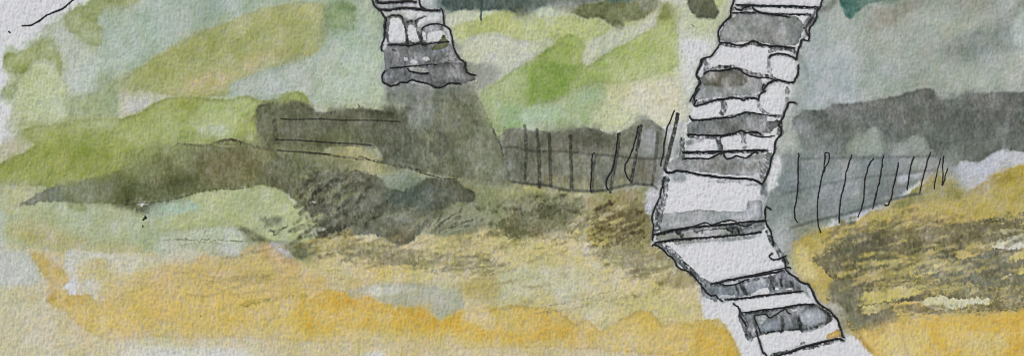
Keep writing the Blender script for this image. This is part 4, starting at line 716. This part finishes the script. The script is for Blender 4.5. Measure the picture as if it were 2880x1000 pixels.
for k,Q in enumerate([[(790,334),(830,336),(900,334),(960,338),(1040,338),(1125,342)],[(778,393),(840,394),(930,401),(1000,404),(1045,409)],[(780,423),(860,428),(930,434)]]):
    S(Q, 4.8, (66,65,54), a=.75, rough=.6, o='wirefence/wire.%d' % k)
for k,(Q,a) in enumerate([([(2248,447),(2320,444),(2450,444),(2576,440),(2620,438)],.5),([(2200,544),(2260,532),(2380,505),(2460,495),(2525,490),(2560,485),(2632,478)],.4),([(2224,640),(2302,618),(2381,600),(2454,577),(2509,561),(2556,549),(2590,544)],.75)]):
    S(Q, 6.5, (96,97,95), a=a, rough=1, soft=2, o='rfence/wire.%d' % k)
S([(2250,450),(2250,500),(2246,560)], 8, (116,118,116), a=.6, dry=.7)
S([(1356,-60),(1355,20),(1353,40),(1353,56)], 6, (58,88,82), a=.75, o='teal_tree')
S([(1946,70),(1953,76)], 3, (110,110,80), a=.8)
S([(564,940-50),(565,886)], 3, (110,96,60), a=.8)

# ------------------------------------------------------------------ pen lines: (key, width, points)
INK = []
def I(key_, w, *P): INK.append((key_, w, [(p[0], -110) if p[1] <= 0 else p for p in P] if 0 else list(P)))
# left flight
I('left',5.2,(1046,-40),(1047,0),(1052,14),(1062,24),(1070,31),(1078,44),(1085,55),(1081,72),(1082,92),(1080,108),(1074,124),(1072,135),(1075,144))
I('left',7.5,(1051,-30),(1058,0),(1070,7),(1098,7),(1135,4),(1172,5)); I('left',6.5,(1066,26),(1098,28),(1129,22),(1176,25),(1206,29),(1236,29))
I('left',5.2,(1178,-30),(1179,0),(1181,14),(1186,21),(1194,25)); I('left',5.4,(1239,23),(1247,36),(1248,52),(1249,70),(1256,76),(1265,83),(1268,95),(1271,108),(1276,135),(1284,152),(1292,165),(1302,171),(1308,178),(1310,192),(1314,204),(1325,209),(1339,211))
I('left',5.6,(1090,125),(1118,125),(1141,127),(1155,128),(1166,124),(1180,123),(1196,126)); I('left',4,(1196,126),(1220,121),(1262,117))
I('left',4.5,(1184,84),(1190,77),(1200,71),(1219,67),(1236,68),(1246,73)); I('left',4.2,(1096,190),(1118,190),(1140,188),(1160,186)); I('left',2.6,(1160,186),(1190,183),(1229,180))
I('left',4.6,(1145,191),(1150,197),(1158,202),(1176,205),(1190,207),(1204,204)); I('left',5.4,(1082,198),(1076,208),(1074,221),(1079,233),(1094,240),(1108,240),(1119,236),(1129,231),(1145,231),(1152,226),(1161,224),(1176,229),(1192,232),(1208,236),(1216,242),(1230,245),(1247,243),(1256,237),(1265,233),(1280,234),(1293,235))
# right flight
I('right',5.6,(2066,-40),(2063,0),(2058,20),(2055,32),(2053,45),(2040,60),(2026,75),(2020,88),(2020,102),(2024,120))
I('right',5.2,(2024,124),(2013,142),(2001,157),(1988,163),(1971,168),(1972,180),(1964,194),(1958,208),(1962,219),(1968,231),(1960,244),(1956,258),(1949,270),(1940,284)); I('right',4,(1964,250),(1953,272),(1953,284))
I('right',5.6,(2330,-40),(2313,2),(2307,18),(2297,32),(2296,48),(2287,65),(2276,80),(2275,95),(2275,108),(2270,114),(2254,112),(2250,128),(2243,145),(2239,168))
I('right',5.6,(2068,14),(2120,15),(2200,17),(2298,20)); I('right',3.2,(2060,36),(2120,35),(2200,40),(2282,40)); I('right',4.8,(2065,21),(2073,26),(2084,27),(2099,19),(2113,15),(2120,26),(2132,32),(2146,37),(2170,41),(2196,44),(2220,48))
I('right',5.4,(2024,121),(2045,121),(2060,124),(2080,128),(2098,124),(2112,117),(2124,117),(2140,124),(2165,128),(2200,131),(2234,135))
I('right',5.2,(2163,163),(2166,156),(2176,153),(2193,152),(2215,155),(2230,161),(2239,168)); I('right',5.6,(2244,182),(2245,196),(2242,213),(2236,221),(2231,231),(2216,232),(2200,227),(2185,225),(2172,228),(2161,234),(2152,242),(2148,251))
I('right',5,(1978,208),(1988,202),(2002,199),(2024,198),(2044,195),(2060,193),(2074,192),(2084,198),(2094,206),(2110,213),(2128,216),(2144,218)); I('right',3,(2144,218),(2165,220),(2184,226))
I('right',4,(2148,236),(2144,248),(2150,258)); I('right',4.4,(2150,256),(2138,264),(2132,276),(2134,280))
I('right',5.6,(1961,280),(1953,290),(1957,297),(1989,289),(2012,282),(2036,277),(2060,274),(2078,277),(2090,281),(2104,275),(2118,275),(2131,280)); I('right',4.8,(1938,325),(1942,334),(1952,337),(1973,337),(2000,334),(2036,330),(2052,331),(2067,326),(2084,319),(2099,315),(2108,319)); I('right',2.6,(2108,316),(2130,318),(2154,323),(2184,326))
I('right',5.8,(2238,290),(2232,287),(2218,289),(2212,302),(2206,318),(2198,336),(2190,350),(2198,362),(2197,376),(2188,388),(2180,402),(2178,424),(2170,444),(2164,470),(2154,496),(2144,518))
I('right',5.8,(1934,377),(1960,379),(2000,380),(2026,382),(2048,378),(2066,374),(2084,366),(2096,372),(2110,371),(2128,371),(2142,378)); I('right',3,(2108,376),(2128,383),(2160,384),(2178,380))
I('right',6.4,(1918,427),(1950,427),(2009,426),(2067,424),(2110,423),(2155,422)); I('right',4.2,(1917,447),(1934,444),(1950,444),(1968,444),(1989,446),(2004,441),(2024,432),(2034,431),(2038,440),(2044,445),(2056,444),(2070,439),(2084,441),(2096,443),(2108,437),(2122,429),(2134,430))
I('right',6.6,(1868,474),(1876,484),(1888,484),(1902,480),(1930,482),(1962,490),(2000,494),(2028,498),(2070,501),(2107,503),(2126,508),(2144,518))
I('right',4.8,(1868,496),(1864,512),(1860,540),(1854,558),(1843,580),(1835,600),(1833,614),(1838,630),(1836,650),(1835,676)); I('right',5.4,(1836,660),(1850,656),(1892,645),(1931,640),(1958,636),(2000,634),(2060,628),(2110,622),(2150,619)); I('right',3.4,(1950,634),(1966,630),(1984,625),(1998,631),(2014,627),(2036,621),(2060,619),(2071,624),(2083,633),(2103,633),(2120,626),(2136,620),(2157,618))
I('right',5,(1840,683),(1860,678),(1900,673),(1950,669),(2000,666),(2050,662),(2100,657),(2140,650)); I('right',4.2,(2076,640),(2078,655))
I('right',5,(2167,588),(2160,583),(2155,580),(2151,592),(2152,606),(2154,626),(2162,640),(2168,652),(2171,668),(2174,690)); 
I('right',5,(1833,690),(1842,687),(1852,692),(1864,701),(1876,713),(1886,721),(1897,733),(1904,746),(1913,754),(1926,759),(1937,763),(1949,773),(1959,785),(1970,799),(1979,812),(1990,824),(2000,829),(2012,829),(2020,838),(2032,847))
I('right',4.6,(2171,709),(2165,718),(2166,725),(2176,729),(2190,727),(2200,722),(2211,717)); I('right',5.4,(2202,724),(2208,738),(2211,755),(2220,768),(2234,777),(2246,786),(2258,794),(2273,799),(2282,814),(2291,834),(2300,850),(2318,863),(2338,876),(2346,887),(2356,898),(2360,914),(2366,930),(2370,944),(2376,948))
I('right',6.6,(1998,798),(2020,792),(2050,786),(2085,780),(2120,775),(2160,768),(2204,759)); I('right',3.4,(2040,787),(2120,771),(2180,758),(2206,752),(2220,751),(2224,755)); I('right',3.4,(2022,796),(2036,800),(2056,800),(2076,795),(2090,788),(2108,784))
I('right',6,(2044,842),(2070,839),(2106,835),(2160,828),(2200,823),(2258,817)); I('right',5,(2062,851),(2071,859),(2078,866),(2081,882),(2086,893),(2093,905),(2099,917)); I('right',5,(2128,924),(2131,944),(2138,966),(2143,987),(2152,994),(2158,1003))
I('right',4.6,(2085,879),(2120,874),(2150,870),(2180,866),(2210,862),(2250,855),(2290,853)); I('right',3.6,(2136,932),(2130,912),(2121,890),(2126,884),(2142,882),(2154,882),(2163,892),(2178,886),(2194,874),(2206,867),(2212,870),(2215,878),(2226,881)); 
I('right',6.4,(2168,1003),(2190,996),(2220,989),(2240,981),(2262,973),(2290,966),(2320,958),(2345,953),(2362,952),(2372,957))
# fences
I('fence/post.4',4.4,(1672,428),(1666,434),(1664,450),(1664,487),(1662,510),(1661,528),(1664,541))
I('fence/post.5',5,(1738,374),(1736,394),(1732,425),(1727,452),(1721,478),(1713,490),(1706,506),(1705,522),(1711,534))
I('fence/post.6',4.6,(1795,353),(1792,374),(1786,396),(1776,430),(1764,452),(1758,468),(1761,490),(1766,500),(1772,509))
I('fence/post.8',4.4,(1897,309),(1888,332),(1877,358),(1872,380),(1868,405),(1866,430),(1860,450),(1858,467))
for k,P_ in enumerate([[(2246,429),(2247,438),(2244,450),(2244,500),(2242,549),(2235,582),(2234,604),(2238,616),(2244,626)],[(2320,429),(2319,450),(2316,479),(2308,515),(2301,550),(2299,604),(2303,638),(2310,654)],[(2396,433),(2388,456),(2380,487),(2372,528),(2365,557),(2361,595),(2358,627)],
    [(2458,444),(2448,456),(2441,472),(2434,500),(2431,520),(2430,550),(2426,574),(2418,596),(2412,611)],[(2484,434),(2482,450),(2475,500),(2464,545),(2454,588)],[(2527,455),(2522,480),(2516,508),(2509,545),(2504,562),(2498,575),(2490,577),(2487,573)],
    [(2572,439),(2564,456),(2558,487),(2554,512),(2551,534)],[(2617,426),(2608,452),(2601,479),(2593,512),(2586,543)],[(2646,444),(2641,462),(2635,486),(2630,512),(2628,532)],[(2654,436),(2652,460),(2651,500),(2650,521),(2656,506),(2658,496),(2665,472)]]):
    I('rfence/post.%d' % k, 4.3 if k < 8 else 3.6, *P_)
I('rfence/post.1', 3.6, (2320,429),(2328,428),(2332,434),(2330,450),(2323,468),(2316,484))
I('branch',5,(262,-50),(230,-18),(205,1),(192,12),(178,24),(160,31),(145,37),(129,45),(108,60),(94,68),(82,72),(70,72),(61,73))

for kk, w, P in INK:                                  # soft charcoal bleeding beside the pen lines of the steps
    if kk in ('left', 'right'):
        S(P, w*2.7+2, (128,127,125), a=.5, dry=.62, soft=3, rough=2.2, sm=3)
        S([(x+1.2, y+1.5) for x, y in P], w*1.5, (62,60,60), a=.55, dry=.55, soft=1, rough=1.6, sm=3)
VST = fbm(15, 161, 2, sy=80, ang=4)
#GRAINPASS
B1 = fbm(120, 101, 4, gain=.75); B2 = fbm(90, 111, 4, gain=.75); B3 = fbm(38, 121, 3)
n = (.34*GRAIN+.20*CLOUD+.34*B1+.26*B3+.10*VST+.085*WORM+np.where(STEP, .18*GRAIN+.3*CLOUD+.4*B3, 0))[..., None]
dens = np.clip(IMG/PAPER, .02, 1.05)
n = n*(.5+.5*dens.mean(2, keepdims=True))
IMG = PAPER*dens**(1+n)
grey = IMG.mean(2, keepdims=True)
IMG = grey+(IMG-grey)*.90                                               # earth pigments: muted
pig = np.clip((PAPER-IMG).max(2)/60, 0, 1)[..., None]                   # hue wanders where there is pigment
IMG *= 1+pig*(B2[..., None]*np.array((.022, .0, -.04), np.float32)+B3[..., None]*np.array((-.02, .01, -.02), np.float32))
R_, G_, B_ = IMG[..., 0], IMG[..., 1], IMG[..., 2]
sat = (IMG.max(2)-IMG.min(2))/(IMG.max(2)+1)
gr = np.clip((G_-R_)/16, 0, 1)*np.clip(sat*3, 0, 1); oc = np.clip((R_-G_)/20, 0, 1)*np.clip((sat-.25)*4, 0, 1)
m_ = IMG.mean(2); k_ = (1-.17*gr+.03*oc)[..., None]
IMG = m_[..., None]+(IMG-m_[..., None])*k_                               # sap green and ochre, dulled a little
IMG[..., 0] += 3*gr; IMG[..., 1] += 6*oc-2*gr; IMG[..., 2] += 4*oc
nt = (1-np.clip(sat*4, 0, 1))*pig[..., 0]
IMG[..., 0] -= 3*nt; IMG[..., 1] += 1*nt; IMG[..., 2] -= 1*nt
IMG *= (1+.05*GRAIN+.008*CLOUD+.030*WORM)[..., None]
IMG += .45*(IMG-np.stack([blur(IMG[..., c], 5) for c in range(3)], 2))
IMG[STEP, 2] += 2
IMG = np.clip(150+(IMG-150)*1.10, 6, 226)
# ================================================================== building the sheet in Blender
import bpy
sc = bpy.context.scene; COL = sc.collection
def lin(c):
    c = np.asarray(c, np.float64)/255.; return np.where(c <= .04045, c/12.92, ((c+.055)/1.055)**2.4)
KALB = .72                                            # display value of a sunlit albedo of 1
ALB = np.clip(lin(IMG)/KALB, 0, .9).astype(np.float32)
H = (.00026*WORM+.00052*GRAIN+.0003*CLOUD+.0012*B1).astype(np.float32)   # the cockle and tooth of the rag paper, metres
def WP(x, y): return ((x-1440)/1000., (500-y)/1000.)
def height(x, y):
    i = min(GW-1, max(0, int((x-X0)/ST))); j = min(GH-1, max(0, int((y-Y0)/ST))); return float(H[j, i])

def mat(name, colour=None, rough=.9, bump=.13, grain=.06, spec=.25):
    m = bpy.data.materials.new(name); m.use_nodes = True; N = m.node_tree.nodes; L = m.node_tree.links
    b = N['Principled BSDF']; b.inputs['Roughness'].default_value = rough; b.inputs['Specular IOR Level'].default_value = spec
    geo = N.new('ShaderNodeNewGeometry'); mp = N.new('ShaderNodeMapping'); mp.inputs['Scale'].default_value = (1, .5, 1)
    L.new(geo.outputs['Position'], mp.inputs['Vector'])
    n1 = N.new('ShaderNodeTexNoise'); n1.inputs['Scale'].default_value = 150; n1.inputs['Detail'].default_value = 3; n1.inputs['Roughness'].default_value = .6; n1.inputs['Distortion'].default_value = 1.2
    L.new(mp.outputs[0], n1.inputs['Vector'])
    r = N.new('ShaderNodeMapRange'); r.inputs[1].default_value = .25; r.inputs[2].default_value = .75; r.inputs[3].default_value = 1-grain; r.inputs[4].default_value = 1+grain
    L.new(n1.outputs[0], r.inputs[0])
    mul = N.new('ShaderNodeVectorMath'); mul.operation = 'SCALE'; L.new(r.outputs[0], mul.inputs['Scale'])
    if colour is None:
        at = N.new('ShaderNodeAttribute'); at.attribute_name = 'pigment'; L.new(at.outputs['Color'], mul.inputs[0])
    else: mul.inputs[0].default_value = tuple(float(v) for v in colour)
    L.new(mul.outputs[0], b.inputs['Base Color'])
    bp = N.new('ShaderNodeBump'); bp.inputs['Strength'].default_value = bump; bp.inputs['Distance'].default_value = .004
    L.new(n1.outputs[0], bp.inputs['Height']); L.new(bp.outputs[0], b.inputs['Normal'])
    return m
M_PAINT = mat('watercolour_on_rag_paper')
M_INK = mat('black_drawing_ink', lin((38, 36, 37)), rough=.6, bump=.1, grain=.3, spec=.3)
M_PAPER = mat('bare_rag_paper', lin((205, 205, 206))/KALB)
M_TABLE = mat('grey_tabletop', (.30, .29, .27), rough=.7, bump=.3, grain=.15)

# quads of the sheet sorted by the shape they belong to
LQ = LAB[:-1, :-1].ravel(); order = np.argsort(LQ, kind='stable'); LS = LQ[order]
def link(o, parent=None):
    COL.objects.link(o)
    if parent is not None: o.parent = parent; 
    return o
def grid_mesh(k, name):
    a = np.searchsorted(LS, k, 'left'); b = np.searchsorted(LS, k, 'right'); q = order[a:b]
    if len(q) == 0: return None, None
    j = q//(GW-1); i = q % (GW-1)
    V = np.stack([j*GW+i, (j+1)*GW+i, (j+1)*GW+i+1, j*GW+i+1], 1)
    u, inv = np.unique(V.ravel(), return_inverse=True)
    xj = u//GW; xi = u % GW
    P = np.stack([(X0+ST*xi+ST/2.-1440)/1000., (500-(Y0+ST*xj+ST/2.))/1000., H[xj, xi]], 1).astype(np.float32)
    ins = (np.abs(P[:, 0]) < 1.44) & (np.abs(P[:, 1]) < .5); Q = P[ins] if ins.any() else P
    org = np.array(((Q[:, 0].min()+Q[:, 0].max())/2, Q[:, 1].min(), 0), np.float32)
    me = bpy.data.meshes.new(name)
    me.vertices.add(len(u)); me.vertices.foreach_set('co', (P-org).ravel())
    n = len(q); me.loops.add(4*n); me.loops.foreach_set('vertex_index', inv.astype(np.int32).ravel())
    me.polygons.add(n); me.polygons.foreach_set('loop_start', np.arange(0, 4*n, 4, dtype=np.int32)); me.polygons.foreach_set('loop_total', np.full(n, 4, np.int32))
    me.polygons.foreach_set('use_smooth', np.ones(n, bool))
    c = me.color_attributes.new('pigment', 'FLOAT_COLOR', 'POINT')
    C = np.ones((len(u), 4), np.float32); C[:, :3] = ALB[xj, xi]; c.data.foreach_set('color', C.ravel())
    me.update(); me.validate(); me.materials.append(M_PAINT)
    return me, org
def piece(k, name, parent=None, porg=(0, 0, 0)):
    """the painted shape with key k as one object; None if it got no area"""
    if k not in KEYS: return None
    me, org = grid_mesh(KEYS.index(k), name)
    if me is None: return None
    o = bpy.data.objects.new(name, me); link(o, parent)
    o.location = tuple(float(org[i])-porg[i] for i in range(3))
    return o
rnd = random.Random(5)
def pen(P, w, name, parent=None, porg=(0, 0, 0)):
    """a raised pen line: a ribbon with a rounded back that follows the tooth of the paper"""
    Q = smooth(P, 6); R = []; acc = 0
    for a, b in zip(Q[:-1], Q[1:]):                   # even steps of about 2.5 mm
        L = math.hypot(b[0]-a[0], b[1]-a[1]); n = max(1, int(L/2.5))
        for t in range(n): R.append((a[0]+(b[0]-a[0])*t/n, a[1]+(b[1]-a[1])*t/n))
    R.append(Q[-1]); n = len(R); V = []; Fc = []
    wob = [rnd.gauss(0, .75) for _ in range(n//3+4)]; wd = [rnd.uniform(-1, 1) for _ in range(n//5+4)]
    for k, (x, y) in enumerate(R):
        a = R[max(0, k-1)]; b = R[min(n-1, k+1)]; dx, dy = b[0]-a[0], b[1]-a[1]; L = math.hypot(dx, dy)+1e-6
        nx, ny = -dy/L, dx/L
        q = k/3; i = int(q); f = q-i; o = (wob[i]*(1-f)+wob[i+1]*f)*.95
        q = k/5; i = int(q); f = q-i; ww = w*.56*(1+.16*(wd[i]*(1-f)+wd[i+1]*f))+rnd.uniform(-.22, .22)
        e = min(k, n-1-k)
        if e < 2: ww *= (.55, .9)[e]
        x += nx*o; y += ny*o; z = height(x, y)
        for t, h in ((-1, -.0012), (-.7, .0009), (0, .0014), (.7, .0009), (1, -.0012)):
            px, py = WP(x+nx*ww*t, y+ny*ww*t); V.append((px, py, z+h))
    for k in range(n-1):
        for t in range(4): s_ = k*5+t; Fc.append((s_, s_+1, s_+6, s_+5))
    xs = [v[0] for v in V]; ys = [v[1] for v in V]; org = ((min(xs)+max(xs))/2, min(ys), 0)
    me = bpy.data.meshes.new(name); me.from_pydata([(v[0]-org[0], v[1]-org[1], v[2]) for v in V], [], Fc)
    for p in me.polygons: p.use_smooth = True
    me.update(); me.materials.append(M_INK)
    o = bpy.data.objects.new(name, me); link(o, parent); o.location = tuple(org[i]-porg[i] for i in range(3))
    return o
def tag(o, label, cat, group=None, kind=None):
    o['label'] = label
    if cat: o['category'] = cat
    if group: o['group'] = group
    if kind: o['kind'] = kind
    return o
def empty(name, x, y):
    o = bpy.data.objects.new(name, None); link(o); o.empty_display_size = .05; o.location = WP(x, y)+(0,); return o

# ---- the setting: washes that stand for ground, fields, hills and sky
for k, nm, lb in (('paper','paper',None),('far_hill','far_hill',None),('olive_hill','olive_hill',None),('meadow','meadow',None),('sage_bank','grass_bank',None),
        ('ochre_field','ochre_field',None),('yellow_meadow','yellow_meadow',None),('dark_meadow','dark_meadow',None),('ochre_ribbon','ground_strip',None),('bank_shadow','dark_bank',None),
        ('green_mound','green_mound',None),('shadow_path','path',None),('bright_slope','green_slope',None),('grey_sky','sky',None),('dark_ridge','ridge',None),('fence_field','grey_field',None),
        ('pale_snowfield','pale_field',None),('ochre_slope','ochre_slope',None),('green_wash','green_hill',None),('light_streak','pale_track',None)):
    o = piece(k, nm)
    if o is not None: o['kind'] = 'structure'
for k, nm, lb, ct in (('dark_grass','brushed_grass','dark dry-brushed grass strokes across the ochre slope on the right','grass'),('grass_strokes','brushed_grass','loose grey-brown dry-brush grass strokes on the yellow meadow','grass')):
    o = piece(k, nm)
    if o is not None: tag(o, lb, ct, kind='stuff')
# ---- single things
for k, nm, lb, ct in (
    ('hedge','hedge','long dark olive-grey painted hedge with a rounded left end behind the bank','hedge'),
    ('thicket','thicket','dark painted thicket with a blue-green patch, ending in a point over the ochre field','bush'),
    ('fence_hedge','hedge','dark grey painted hedge behind the fence posts left of the long flight of steps','hedge'),
    ('teal_tree','tree','dark blue-green painted tree mass at the top edge beside the short flight of steps','tree'),
    ('grey_tree','tree','mottled grey painted tree at the top edge between the teal and the olive trees','tree'),
    ('olive_tree','tree','olive green painted tree hanging from the top edge above the pale diagonal streak','tree'),
    ('dark_tree','tree','small dark olive painted tree at the top edge just left of the long steps','tree'),
    ('green_tree','tree','deep emerald painted tree at the top edge just right of the long steps','tree'),
    ('pale_bush_a','bush','pale grey-green rounded bush before the dark ridge, the left one of two, behind the fence','bush'),
    ('pale_bush_b','bush','pale grey-green rounded bush before the ridge, right of its twin, by the last fence posts','bush'),
    ('pale_rock','rock','pale grey-white patch of bare rock under the light green mound','rock'),
    ('leaf_tuft','leaf_tuft','small olive arrowhead-shaped tuft of leaves on the short flight of steps','leaf tuft'),
    ('ochre_pebble','pebble','small ochre-orange pebble at the right foot of the long steps','pebble')):
    o = piece(k, nm)
    if o is not None: tag(o, lb, ct, {'tree': 'trees along the top', 'bush': 'bushes', 'hedge': 'hedges'}.get(ct))
# ---- flights of steps
def flight(pref, name, x, y, label):
    r = empty(name, x, y); po = tuple(r.location); tag(r, label, 'steps', 'flights of stone steps')
    for k in list(KEYS):
        if k.startswith(pref+'/'): piece(k, k.split('/')[1].split('.')[0], r, po)
    for kk, w, P in INK:
        if kk == pref: pen(P, w, 'ink_outline', r, po)
    return r
flight('left', 'stone_steps', 1185, 240, 'short flight of grey stone steps in black ink, ending halfway above the grey path')
flight('right', 'stone_steps', 2250, 1000, 'long winding flight of white and grey stone steps in black ink, running top to bottom')
# ---- fences
def fence(pref, x, y, label):
    r = empty('fence', x, y); po = tuple(r.location); tag(r, label, 'fence', 'fences across the fields'); posts = {}
    for k in list(KEYS):
        if k.startswith(pref+'/'): posts[k] = piece(k, k.split('/')[1].split('.')[0], r, po)
    for kk, w, P in INK:
        if kk.startswith(pref+'/'):
            if posts.get(kk) is None: posts[kk] = pen(P, w, 'post', r, po)
            else:
                q = posts[kk]; pen(P, w, 'ink_line', q, tuple(po[i]+q.location[i] for i in range(3)))
    return r
fence('fence', 1650, 540, 'brushed grey post and wire fence before the hedge, left of the long steps')
fence('rfence', 2440, 640, 'fence of ten leaning black ink posts right of the long steps, below the ridge')
fence('wirefence', 950, 430, 'faint pencilled wires of a fence drawn across the long dark hedge')
# ---- loose marks
for kk, w, P in INK:
    if kk == 'branch': tag(pen(P, w, 'branch'), 'thin bare black ink branch reaching in at the top left corner', 'branch')
tag(pen([(24,87),(26,90),(29,92)], 4.5, 'ink_speck'), 'tiny black ink speck on bare paper under the branch', 'ink speck')
# ---- rest of the sheet and what it lies on
def slab(name, x0, y0, x1, y1, zt, zb, m, hole=None):
    bm = []; fs = []
    o = [(x0, y0), (x1, y0), (x1, y1), (x0, y1)]
    if hole:
        hx0, hy0, hx1, hy1 = hole; h = [(hx0, hy0), (hx1, hy0), (hx1, hy1), (hx0, hy1)]
        bm = [(x, y, zt) for x, y in o]+[(x, y, zt) for x, y in h]+[(x, y, zb) for x, y in o]+[(x, y, zb) for x, y in h]
        for i in range(4):
            j = (i+1) % 4; fs += [(i, j, 4+j, 4+i), (8+i, 12+i, 12+j, 8+j), (i, 8+i, 8+j, j), (4+i, 4+j, 12+j, 12+i)]
    else:
        bm = [(x, y, zt) for x, y in o]+[(x, y, zb) for x, y in o]
        fs = [(0, 1, 2, 3), (7, 6, 5, 4)]+[(i, 4+i, 4+(i+1) % 4, (i+1) % 4) for i in range(4)]
    me = bpy.data.meshes.new(name); me.from_pydata(bm, [], fs); me.materials.append(m); me.update()
    ob = bpy.data.objects.new(name, me); link(ob); ob['kind'] = 'structure'; return ob
ax0, ay1 = WP(X0+ST/2., Y0+ST/2.); ax1, ay0 = WP(X0+ST*(GW-1)+ST/2., Y0+ST*(GH-1)+ST/2.)
slab('paper_margin', -2.1, -1.0, 2.1, 1.4, 0, -.012, M_PAPER, (ax0, ay0, ax1, ay1))
slab('ground', -60, -60, 60, 60, -.014, -.2, M_TABLE)

# ------------------------------------------------------------------ light, sky, camera
w = bpy.data.worlds.new('World'); sc.world = w; w.use_nodes = True
N = w.node_tree.nodes; sky = N.new('ShaderNodeTexSky'); sky.sky_type = 'NISHITA'; sky.sun_disc = False
EL, AZ = 38, -38                                     # sun over the top left of the sheet
sky.sun_elevation = math.radians(EL); sky.sun_rotation = math.radians(AZ)
w.node_tree.links.new(sky.outputs[0], N['Background'].inputs[0]); N['Background'].inputs[1].default_value = .08
sl = bpy.data.lights.new('sun', 'SUN'); sl.energy = 2.7; sl.angle = math.radians(.5); sl.color = (1, .92, .79)
so = bpy.data.objects.new('sun', sl); COL.objects.link(so); so.location = (-3, 4, 5)
so.rotation_euler = (math.radians(90-EL), 0, math.radians(180-AZ))
cd = bpy.data.cameras.new('camera'); cd.lens = 50; cd.sensor_width = 36; cd.clip_end = 500; cd.clip_start = .05
co = bpy.data.objects.new('camera', cd); COL.objects.link(co); co.location = (0, 0, 4.0); sc.camera = co
sc.cycles.filter_width = 1.1
sc.view_settings.view_transform = 'Standard'; sc.view_settings.look = 'None'; sc.view_settings.exposure = 0.0; sc.view_settings.gamma = 1
